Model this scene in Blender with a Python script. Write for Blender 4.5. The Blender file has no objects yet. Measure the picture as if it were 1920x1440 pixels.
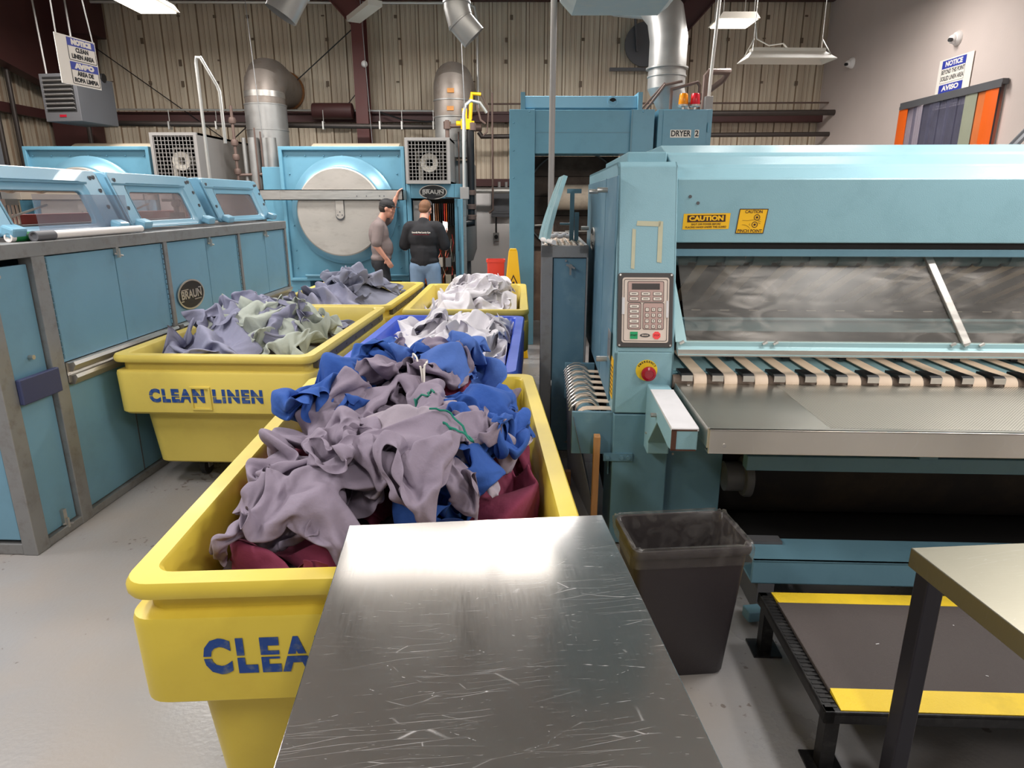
import bpy, bmesh, math, random
from mathutils import Vector, Matrix, Euler, noise
from mathutils.bvhtree import BVHTree
import numpy as np

SC = bpy.context.scene
COL = SC.collection
PI = math.pi
R = math.radians

# ------------------------------------------------------------------ camera, world, exposure
cam_data = bpy.data.cameras.new('camera')
cam = bpy.data.objects.new('camera', cam_data)
COL.objects.link(cam)
cam.location = (0, 0, 1.75)
cam.rotation_euler = (R(90 - 15.8), 0, 0)
cam_data.sensor_width = 36.0
cam_data.lens = 36.0 * 1220 / 1920
cam_data.clip_start = 0.05
SC.camera = cam

SC.view_settings.view_transform = 'Standard'
SC.view_settings.look = 'None'
SC.view_settings.gamma = 1.0
SC.view_settings.use_curve_mapping = False
SC.view_settings.exposure = 0.0

world = bpy.data.worlds.new('world')
SC.world = world
world.use_nodes = True
world.node_tree.nodes['Background'].inputs[0].default_value = (1.0, 0.97, 0.95, 1)
world.node_tree.nodes['Background'].inputs[1].default_value = 0.28

# light of the hanging fixtures: (x, y, z, width, length, watts)
LAMPS = [(2.72, 8.9, 3.86, .44, .42, 40), (-3.62, 6.85, 3.62, .36, 1.2, 55),
         (-.95, 6.05, 3.68, 1.5, 1.1, 9), (.60, 6.05, 3.68, 1.5, 1.1, 9),  # unseen wide panels, added to give the steel table its bright reflected band
         (-3.6, 3.2, 3.6, .4, 1.2, 74), (-2.5, 1.9, 3.6, .4, 1.2, 68), (2.5, 2.7, 3.6, .4, 1.2, 74),
         (3.8, 3.4, 3.6, .4, 1.2, 74), (-2.2, -.6, 3.6, .4, 1.2, 52), (1.0, -.8, 3.6, .4, 1.2, 52),
         (3.6, -.2, 3.6, .4, 1.2, 74), (-6.0, 5.2, 3.7, .4, 1.2, 74),
         (-2.6, 8.3, 4.25, 1.2, .4, 115), (.2, 8.5, 4.25, 1.2, .4, 110), (-5.4, 8.4, 4.25, 1.2, .4, 110), (3.8, 8.2, 4.25, 1.2, .4, 60)]
for i, (x, y, z, w, l, p) in enumerate(LAMPS):
    ld = bpy.data.lights.new('overhead_light', 'AREA')
    ld.shape = 'RECTANGLE'; ld.size = w; ld.size_y = l; ld.energy = p
    ld.color = (1.0, .975, .95)
    lo = bpy.data.objects.new('overhead_light', ld)
    lo.location = (x, y, z - .045)
    COL.objects.link(lo)

# ------------------------------------------------------------------ helpers
class MB:
    def __init__(s):
        s.v = []; s.f = []; s.m = []
    def add(s, vs, fs, mi=0):
        n = len(s.v); s.v += [tuple(p) for p in vs]
        s.f += [[i + n for i in f] for f in fs]; s.m += [mi] * len(fs)
        return s
    def box(s, x0, x1, y0, y1, z0, z1, mi=0):
        vs = [(x, y, z) for z in (z0, z1) for y in (y0, y1) for x in (x0, x1)]
        return s.add(vs, [(0, 2, 3, 1), (4, 5, 7, 6), (0, 1, 5, 4), (2, 6, 7, 3), (0, 4, 6, 2), (1, 3, 7, 5)], mi)
    def obox(s, c, size, rot=(0, 0, 0), mi=0):
        M = Euler(rot).to_matrix(); c = Vector(c); h = [q / 2 for q in size]
        vs = [c + M @ Vector((x, y, z)) for z in (-h[2], h[2]) for y in (-h[1], h[1]) for x in (-h[0], h[0])]
        return s.add(vs, [(0, 2, 3, 1), (4, 5, 7, 6), (0, 1, 5, 4), (2, 6, 7, 3), (0, 4, 6, 2), (1, 3, 7, 5)], mi)
    def bar(s, p0, p1, w, h, up=(0, 0, 1), mi=0):
        p0 = Vector(p0); p1 = Vector(p1); d = (p1 - p0).normalized(); u = Vector(up)
        a = d.cross(u)
        if a.length < 1e-4: a = d.cross(Vector((0, 1, 0)))
        a.normalize(); b = a.cross(d).normalized()
        vs = [p + a * (i * w / 2) + b * (j * h / 2) for p in (p0, p1) for i, j in ((-1, -1), (1, -1), (1, 1), (-1, 1))]
        return s.add(vs, [(0, 1, 2, 3), (7, 6, 5, 4), (0, 4, 5, 1), (1, 5, 6, 2), (2, 6, 7, 3), (3, 7, 4, 0)], mi)
    def cyl(s, p0, p1, r0, r1=None, n=20, mi=0, caps=True):
        return s.lathe([(r0, 0), (r0 if r1 is None else r1, (Vector(p1) - Vector(p0)).length)], p0, Vector(p1) - Vector(p0), n, mi, caps)
    def lathe(s, prof, o=(0, 0, 0), ax=(0, 0, 1), n=24, mi=0, caps=True):
        o = Vector(o); d = Vector(ax).normalized()
        a = d.orthogonal().normalized(); b = d.cross(a)
        vs = []
        for r, h in prof:
            for i in range(n):
                t = 2 * PI * i / n
                vs.append(o + d * h + (a * math.cos(t) + b * math.sin(t)) * r)
        fs = []
        for k in range(len(prof) - 1):
            for i in range(n):
                j = (i + 1) % n
                fs.append((k * n + i, k * n + j, (k + 1) * n + j, (k + 1) * n + i))
        if caps:
            if prof[0][0] > 1e-5: fs.append(tuple(range(n))[::-1])
            if prof[-1][0] > 1e-5: fs.append(tuple((len(prof) - 1) * n + i for i in range(n)))
        return s.add(vs, fs, mi)
    def tube(s, pts, r, n=10, mi=0, closed=False, caps=True):
        P = [Vector(p) for p in pts]; N = len(P)
        rr = r if isinstance(r, (list, tuple)) else [r] * N
        def tan(i):
            if closed: return (P[(i + 1) % N] - P[i - 1]).normalized()
            if i == 0: return (P[1] - P[0]).normalized()
            if i == N - 1: return (P[-1] - P[-2]).normalized()
            return ((P[i + 1] - P[i]).normalized() + (P[i] - P[i - 1]).normalized()).normalized()
        a = tan(0).orthogonal().normalized(); vs = []
        for i in range(N):
            t = tan(i); a = (a - t * a.dot(t)).normalized(); b = t.cross(a)
            k = 1.0
            if 0 < i < N - 1 and not closed:
                c = (P[i + 1] - P[i]).normalized().dot(t); k = 1 / max(c, .5)
            for q in range(n):
                th = 2 * PI * q / n
                vs.append(P[i] + (a * math.cos(th) + b * math.sin(th)) * rr[i] * (1 if k == 1 else k ** .6))
        fs = []
        for i in range(N if closed else N - 1):
            i2 = (i + 1) % N
            for q in range(n):
                q2 = (q + 1) % n
                fs.append((i * n + q, i * n + q2, i2 * n + q2, i2 * n + q))
        if caps and not closed:
            fs.append(tuple(range(n))[::-1]); fs.append(tuple((N - 1) * n + q for q in range(n)))
        return s.add(vs, fs, mi)
    def prism(s, poly, ax, a, b, mi=0):
        def P(p, t):
            return (t, p[0], p[1]) if ax == 'x' else (p[0], t, p[1]) if ax == 'y' else (p[0], p[1], t)
        n = len(poly)
        vs = [P(p, a) for p in poly] + [P(p, b) for p in poly]
        fs = [tuple(range(n))[::-1], tuple(range(n, 2 * n))] + [(i, (i + 1) % n, n + (i + 1) % n, n + i) for i in range(n)]
        return s.add(vs, fs, mi)
    def loft(s, rings, caps=(True, True), mi=0):
        n = len(rings[0]); vs = [p for r in rings for p in r]; fs = []
        for k in range(len(rings) - 1):
            for i in range(n):
                j = (i + 1) % n
                fs.append((k * n + i, k * n + j, (k + 1) * n + j, (k + 1) * n + i))
        if caps[0]: fs.append(tuple(range(n))[::-1])
        if caps[1]: fs.append(tuple((len(rings) - 1) * n + i for i in range(n)))
        return s.add(vs, fs, mi)
    def frame(s, outer, inner, f0, f1, mi=0):
        """plate with a hole: two 2D loops of equal length, f0 / f1 map a 2D point to the front / back surface"""
        n = len(outer)
        vs = [f0(*p) for p in outer] + [f0(*p) for p in inner] + [f1(*p) for p in outer] + [f1(*p) for p in inner]
        fs = []
        for i in range(n):
            j = (i + 1) % n
            fs += [(i, j, n + j, n + i), (2 * n + j, 2 * n + i, 3 * n + i, 3 * n + j), (j, i, 2 * n + i, 2 * n + j), (n + i, n + j, 3 * n + j, 3 * n + i)]
        return s.add(vs, fs, mi)
    def sph(s, c, r, n=14, mi=0):
        if not isinstance(r, (list, tuple)): r = (r, r, r)
        m = n // 2; vs = [(c[0], c[1], c[2] - r[2])]; fs = []
        for k in range(1, m):
            ph = PI * k / m - PI / 2
            for i in range(n):
                t = 2 * PI * i / n
                vs.append((c[0] + r[0] * math.cos(ph) * math.cos(t), c[1] + r[1] * math.cos(ph) * math.sin(t), c[2] + r[2] * math.sin(ph)))
        vs.append((c[0], c[1], c[2] + r[2])); L = len(vs) - 1
        for i in range(n):
            j = (i + 1) % n
            fs.append((0, 1 + j, 1 + i)); fs.append((L, 1 + (m - 2) * n + i, 1 + (m - 2) * n + j))
            for k in range(m - 2):
                fs.append((1 + k * n + i, 1 + k * n + j, 1 + (k + 1) * n + j, 1 + (k + 1) * n + i))
        return s.add(vs, fs, mi)

def rrect(w, l, r, n=5, cx=0, cy=0):
    """rounded rectangle loop, counter-clockwise"""
    out = []
    for sx, sy, a0 in ((1, 1, 0), (-1, 1, 90), (-1, -1, 180), (1, -1, 270)):
        for i in range(n + 1):
            a = R(a0 + 90 * i / n)
            out.append((cx + sx * (w / 2 - r) + r * math.cos(a), cy + sy * (l / 2 - r) + r * math.sin(a)))
    return out

def tag(o, label=None, cat=None, group=None, kind=None):
    if label: o['label'] = label
    if cat: o['category'] = cat
    if group: o['group'] = group
    if kind: o['kind'] = kind
    return o

def obj(name, mb, mat, parent=None, smooth=35, bevel=0, seg=2, label=None):
    me = bpy.data.meshes.new(name)
    me.from_pydata(mb.v, [], mb.f)
    bm = bmesh.new(); bm.from_mesh(me); bmesh.ops.recalc_face_normals(bm, faces=bm.faces); bm.to_mesh(me); bm.free()
    mats = mat if isinstance(mat, (list, tuple)) else [mat]
    for m in mats: me.materials.append(m)
    if len(mats) > 1: me.polygons.foreach_set('material_index', mb.m)
    if smooth:
        me.polygons.foreach_set('use_smooth', [True] * len(me.polygons))
        me.set_sharp_from_angle(angle=R(smooth))
    me.update()
    o = bpy.data.objects.new(name, me); COL.objects.link(o)
    if parent is not None: o.parent = parent
    if bevel:
        b = o.modifiers.new('bevel', 'BEVEL'); b.width = bevel; b.segments = seg; b.limit_method = 'ANGLE'; b.angle_limit = R(40)
    if label: o['label'] = label
    return o

def thing(name, label, cat, loc=(0, 0, 0), rz=0, group=None):
    o = bpy.data.objects.new(name, None); COL.objects.link(o)
    o.empty_display_size = .1
    o.location = loc; o.rotation_euler = (0, 0, rz)
    return tag(o, label, cat, group)

def dup(root, loc=None, rz=None, label=None):
    r = root.copy(); COL.objects.link(r)
    if loc is not None: r.location = loc
    if rz is not None: r.rotation_euler = (0, 0, rz)
    if label: r['label'] = label
    for ch in list(root.children):
        c = ch.copy(); COL.objects.link(c); c.parent = r
        for g in ch.children:
            d = g.copy(); COL.objects.link(d); d.parent = c
    return r

def text(name, s, size, mat, parent, loc, rot, bold=0.0, width=None, ext=.0006, stencil=False, align='CENTER', shear=0, space=1.0):
    """a line of raised lettering; local x runs along the line, local y is up"""
    cu = bpy.data.curves.new('t', 'FONT'); cu.body = s; cu.size = size; cu.align_x = align; cu.align_y = 'CENTER'
    cu.extrude = ext; cu.offset = bold; cu.shear = shear; cu.resolution_u = 3; cu.space_character = space
    to = bpy.data.objects.new('t', cu); COL.objects.link(to)
    dg = bpy.context.evaluated_depsgraph_get()
    me = bpy.data.meshes.new_from_object(to.evaluated_get(dg))
    bpy.data.objects.remove(to); bpy.data.curves.remove(cu)
    me.name = name
    if stencil:
        bm = bmesh.new(); bm.from_mesh(me)
        ys = [v.co.y for v in bm.verts]; y0, y1 = min(ys), max(ys); ym = (y0 + y1) / 2 - .02 * size; g = .028 * size
        for yy in (ym - g, ym + g):
            bmesh.ops.bisect_plane(bm, geom=bm.verts[:] + bm.edges[:] + bm.faces[:], plane_co=(0, yy, 0), plane_no=(0, 1, 0), dist=1e-6)
        bmesh.ops.delete(bm, geom=[f for f in bm.faces if abs(f.calc_center_median().y - ym) < g], context='FACES')
        bm.to_mesh(me); bm.free()
    if width:
        xs = [v.co.x for v in me.vertices]; k = width / (max(xs) - min(xs))
        for v in me.vertices: v.co.x *= k
    me.materials.clear(); me.materials.append(mat)
    o = bpy.data.objects.new(name, me); COL.objects.link(o)
    o.parent = parent; o.location = loc; o.rotation_euler = rot
    return o

# ------------------------------------------------------------------ materials
def lin(c):
    return tuple((q / 255 / 12.92) if q / 255 <= .04045 else ((q / 255 + .055) / 1.055) ** 2.4 for q in c)

def nd(nt, t, **kw):
    n = nt.nodes.new(t)
    for k, v in kw.items(): setattr(n, k, v)
    return n

def mat(name, col, rough=.5, metal=0.0, var=.12, scale=3.0, bump=0.0, bscale=60.0, dirt=None, dirt_amt=.35, dscale=6.0, stretch=(1, 1, 1), spec=.5, coat=0.0, rvar=.12, alpha=None, trans=0.0, emit=0.0, sheen=0.0):
    m = bpy.data.materials.new(name); m.use_nodes = True
    nt = m.node_tree; b = nt.nodes['Principled BSDF']; L = nt.links.new
    c = (*lin(col), 1)
    b.inputs['Roughness'].default_value = rough; b.inputs['Metallic'].default_value = metal
    b.inputs['Specular IOR Level'].default_value = spec
    b.inputs['Coat Weight'].default_value = coat
    b.inputs['Transmission Weight'].default_value = trans
    if sheen: b.inputs['Sheen Weight'].default_value = sheen
    if alpha is not None: b.inputs['Alpha'].default_value = alpha
    if emit:
        b.inputs['Emission Color'].default_value = c; b.inputs['Emission Strength'].default_value = emit
    tc = nd(nt, 'ShaderNodeTexCoord'); mp = nd(nt, 'ShaderNodeMapping'); mp.inputs['Scale'].default_value = stretch
    L(tc.outputs['Object'], mp.inputs[0])
    b.inputs['Base Color'].default_value = c
    if var or dirt:
        n = nd(nt, 'ShaderNodeTexNoise'); n.inputs['Scale'].default_value = scale; n.inputs['Detail'].default_value = 6
        L(mp.outputs[0], n.inputs[0])
        mx = nd(nt, 'ShaderNodeMix', data_type='RGBA')
        mx.inputs[6].default_value = tuple(q * (1 - var) for q in c[:3]) + (1,)
        mx.inputs[7].default_value = tuple(min(1, q * (1 + var)) for q in c[:3]) + (1,)
        L(n.outputs[0], mx.inputs[0]); src = mx.outputs[2]
        if dirt:
            n2 = nd(nt, 'ShaderNodeTexNoise'); n2.inputs['Scale'].default_value = dscale; n2.inputs['Detail'].default_value = 9; n2.inputs['Roughness'].default_value = .65
            L(mp.outputs[0], n2.inputs[0])
            rp = nd(nt, 'ShaderNodeValToRGB'); rp.color_ramp.elements[0].position = .5; rp.color_ramp.elements[1].position = .75
            L(n2.outputs[0], rp.inputs[0])
            ml = nd(nt, 'ShaderNodeMath', operation='MULTIPLY'); ml.inputs[1].default_value = dirt_amt; L(rp.outputs[0], ml.inputs[0])
            m2 = nd(nt, 'ShaderNodeMix', data_type='RGBA'); m2.inputs[7].default_value = (*lin(dirt), 1)
            L(src, m2.inputs[6]); L(ml.outputs[0], m2.inputs[0]); src = m2.outputs[2]
        L(src, b.inputs['Base Color'])
        if rvar:
            mr = nd(nt, 'ShaderNodeMapRange'); mr.inputs[3].default_value = max(.02, rough - rvar); mr.inputs[4].default_value = min(1, rough + rvar)
            L(n.outputs[0], mr.inputs[0]); L(mr.outputs[0], b.inputs['Roughness'])
    if bump:
        n3 = nd(nt, 'ShaderNodeTexNoise'); n3.inputs['Scale'].default_value = bscale; n3.inputs['Detail'].default_value = 3
        L(mp.outputs[0], n3.inputs[0])
        bp = nd(nt, 'ShaderNodeBump'); bp.inputs['Strength'].default_value = bump; bp.inputs['Distance'].default_value = .01
        L(n3.outputs[0], bp.inputs['Height']); L(bp.outputs[0], b.inputs['Normal'])
    return m

def steel(name, col, rough=.28, scratch=.5, sdir=(1, 40, 1), waviness=0.0):
    """brushed stainless sheet with fine grain and scattered bright scratches"""
    m = bpy.data.materials.new(name); m.use_nodes = True
    nt = m.node_tree; b = nt.nodes['Principled BSDF']; L = nt.links.new
    b.inputs['Metallic'].default_value = 1.0
    tc = nd(nt, 'ShaderNodeTexCoord'); mp = nd(nt, 'ShaderNodeMapping'); mp.inputs['Scale'].default_value = sdir
    L(tc.outputs['Object'], mp.inputs[0])
    n = nd(nt, 'ShaderNodeTexNoise'); n.inputs['Scale'].default_value = 9; n.inputs['Detail'].default_value = 8; L(mp.outputs[0], n.inputs[0])
    n2 = nd(nt, 'ShaderNodeTexNoise'); n2.inputs['Scale'].default_value = 2.4; n2.inputs['Detail'].default_value = 5; L(tc.outputs['Object'], n2.inputs[0])
    mr = nd(nt, 'ShaderNodeMapRange'); mr.inputs[1].default_value = .3; mr.inputs[2].default_value = .7
    mr.inputs[3].default_value = rough - .02; mr.inputs[4].default_value = rough + .03
    ad = nd(nt, 'ShaderNodeMath', operation='MULTIPLY_ADD'); ad.inputs[1].default_value = .5
    L(n.outputs[0], ad.inputs[0]); hl = nd(nt, 'ShaderNodeMath', operation='MULTIPLY'); hl.inputs[1].default_value = .5
    L(n2.outputs[0], hl.inputs[0]); L(hl.outputs[0], ad.inputs[2]); L(ad.outputs[0], mr.inputs[0]); L(mr.outputs[0], b.inputs['Roughness'])
    c = (*lin(col), 1)
    mx = nd(nt, 'ShaderNodeMix', data_type='RGBA'); mx.inputs[6].default_value = tuple(q * .86 for q in c[:3]) + (1,); mx.inputs[7].default_value = tuple(min(1, q * 1.12) for q in c[:3]) + (1,)
    L(n2.outputs[0], mx.inputs[0]); src = mx.outputs[2]
    if scratch:
        acc = None
        for k, (rot, sc, th) in enumerate(((.35, (3, 40, 1), .010), (-.5, (4, 46, 1), .009), (1.3, (5, 60, 1), .008))):
            wp = nd(nt, 'ShaderNodeMapping'); wp.inputs['Rotation'].default_value = (0, 0, rot); wp.inputs['Scale'].default_value = sc; wp.inputs['Location'].default_value = (k * 3.1, k * 1.7, 0)
            wn = nd(nt, 'ShaderNodeTexNoise'); wn.inputs['Scale'].default_value = 2.5; L(tc.outputs['Object'], wn.inputs[0])
            va = nd(nt, 'ShaderNodeVectorMath', operation='MULTIPLY_ADD'); va.inputs[1].default_value = (.09, .09, .0)
            L(wn.outputs['Color'], va.inputs[0]); L(tc.outputs['Object'], va.inputs[2]); L(va.outputs[0], wp.inputs[0])
            vo = nd(nt, 'ShaderNodeTexVoronoi', feature='DISTANCE_TO_EDGE'); vo.inputs['Scale'].default_value = 1.0; L(wp.outputs[0], vo.inputs[0])
            lt = nd(nt, 'ShaderNodeMapRange'); lt.inputs[1].default_value = 0; lt.inputs[2].default_value = th; lt.inputs[3].default_value = 1; lt.inputs[4].default_value = 0; L(vo.outputs['Distance'], lt.inputs[0])
            gn = nd(nt, 'ShaderNodeTexNoise'); gn.inputs['Scale'].default_value = 5 + 2 * k; L(wp.outputs[0] if k == 2 else tc.outputs['Object'], gn.inputs[0])
            gt = nd(nt, 'ShaderNodeMapRange'); gt.inputs[1].default_value = .5; gt.inputs[2].default_value = .7; L(gn.outputs[0], gt.inputs[0])
            mu = nd(nt, 'ShaderNodeMath', operation='MULTIPLY'); L(lt.outputs[0], mu.inputs[0]); L(gt.outputs[0], mu.inputs[1])
            if acc is None: acc = mu.outputs[0]
            else:
                mm = nd(nt, 'ShaderNodeMath', operation='MAXIMUM'); L(acc, mm.inputs[0]); L(mu.outputs[0], mm.inputs[1]); acc = mm.outputs[0]
        sm = nd(nt, 'ShaderNodeMath', operation='MULTIPLY'); sm.inputs[1].default_value = scratch; L(acc, sm.inputs[0])
        ms = nd(nt, 'ShaderNodeMix', data_type='RGBA'); ms.inputs[7].default_value = (.85, .83, .83, 1); L(src, ms.inputs[6]); L(sm.outputs[0], ms.inputs[0]); src = ms.outputs[2]
        mm2 = nd(nt, 'ShaderNodeMath', operation='SUBTRACT'); mm2.inputs[0].default_value = 1.0; L(sm.outputs[0], mm2.inputs[1]); L(mm2.outputs[0], b.inputs['Metallic'])
    L(src, b.inputs['Base Color'])
    if waviness:
        wv = nd(nt, 'ShaderNodeTexNoise'); wv.inputs['Scale'].default_value = 2.2; wv.inputs['Detail'].default_value = 1; L(tc.outputs['Object'], wv.inputs[0])
        bp = nd(nt, 'ShaderNodeBump'); bp.inputs['Strength'].default_value = waviness; bp.inputs['Distance'].default_value = .05
        L(wv.outputs[0], bp.inputs['Height']); L(bp.outputs[0], b.inputs['Normal'])
    return m

def acrylic(name, tint, haze=.12, hazevar=.25, hcol=(205, 205, 210), scale=3.0, stretch=(1, 1, 1)):
    """clear sheet with scuffs: transparent, glossy and a diffuse scuff layer"""
    m = bpy.data.materials.new(name); m.use_nodes = True
    nt = m.node_tree; L = nt.links.new
    for n in list(nt.nodes):
        if n.type == 'BSDF_PRINCIPLED': nt.nodes.remove(n)
    out = [n for n in nt.nodes if n.type == 'OUTPUT_MATERIAL'][0]
    tr = nd(nt, 'ShaderNodeBsdfTransparent'); tr.inputs[0].default_value = (*lin(tint), 1)
    gl = nd(nt, 'ShaderNodeBsdfGlossy'); gl.inputs['Roughness'].default_value = .35
    df = nd(nt, 'ShaderNodeBsdfDiffuse'); df.inputs[0].default_value = (*lin(hcol), 1)
    lw = nd(nt, 'ShaderNodeLayerWeight'); lw.inputs[0].default_value = .5
    pw = nd(nt, 'ShaderNodeMath', operation='POWER'); pw.inputs[1].default_value = 5; L(lw.outputs['Facing'], pw.inputs[0])
    fr = nd(nt, 'ShaderNodeMath', operation='MULTIPLY_ADD'); fr.inputs[1].default_value = .5; fr.inputs[2].default_value = .03; L(pw.outputs[0], fr.inputs[0])
    m1 = nd(nt, 'ShaderNodeMixShader'); L(fr.outputs[0], m1.inputs[0]); L(tr.outputs[0], m1.inputs[1]); L(gl.outputs[0], m1.inputs[2])
    tc = nd(nt, 'ShaderNodeTexCoord'); mp = nd(nt, 'ShaderNodeMapping'); mp.inputs['Scale'].default_value = stretch; mp.inputs['Rotation'].default_value = (.3, .2, .5)
    L(tc.outputs['Object'], mp.inputs[0])
    n1 = nd(nt, 'ShaderNodeTexNoise'); n1.inputs['Scale'].default_value = scale; n1.inputs['Detail'].default_value = 8; n1.inputs['Distortion'].default_value = 1.2
    L(mp.outputs[0], n1.inputs[0])
    n2 = nd(nt, 'ShaderNodeTexNoise'); n2.inputs['Scale'].default_value = 1.6; L(tc.outputs['Object'], n2.inputs[0])
    a = nd(nt, 'ShaderNodeMapRange'); a.inputs[1].default_value = .42; a.inputs[2].default_value = .72; L(n1.outputs[0], a.inputs[0])
    c = nd(nt, 'ShaderNodeMapRange'); c.inputs[1].default_value = .38; c.inputs[2].default_value = .66; L(n2.outputs[0], c.inputs[0])
    mu = nd(nt, 'ShaderNodeMath', operation='MULTIPLY'); L(a.outputs[0], mu.inputs[0]); L(c.outputs[0], mu.inputs[1])
    ma = nd(nt, 'ShaderNodeMath', operation='MULTIPLY_ADD'); ma.inputs[1].default_value = hazevar; ma.inputs[2].default_value = haze; L(mu.outputs[0], ma.inputs[0])
    m2 = nd(nt, 'ShaderNodeMixShader'); L(ma.outputs[0], m2.inputs[0]); L(m1.outputs[0], m2.inputs[1]); L(df.outputs[0], m2.inputs[2])
    L(m2.outputs[0], out.inputs[0])
    return m

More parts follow.
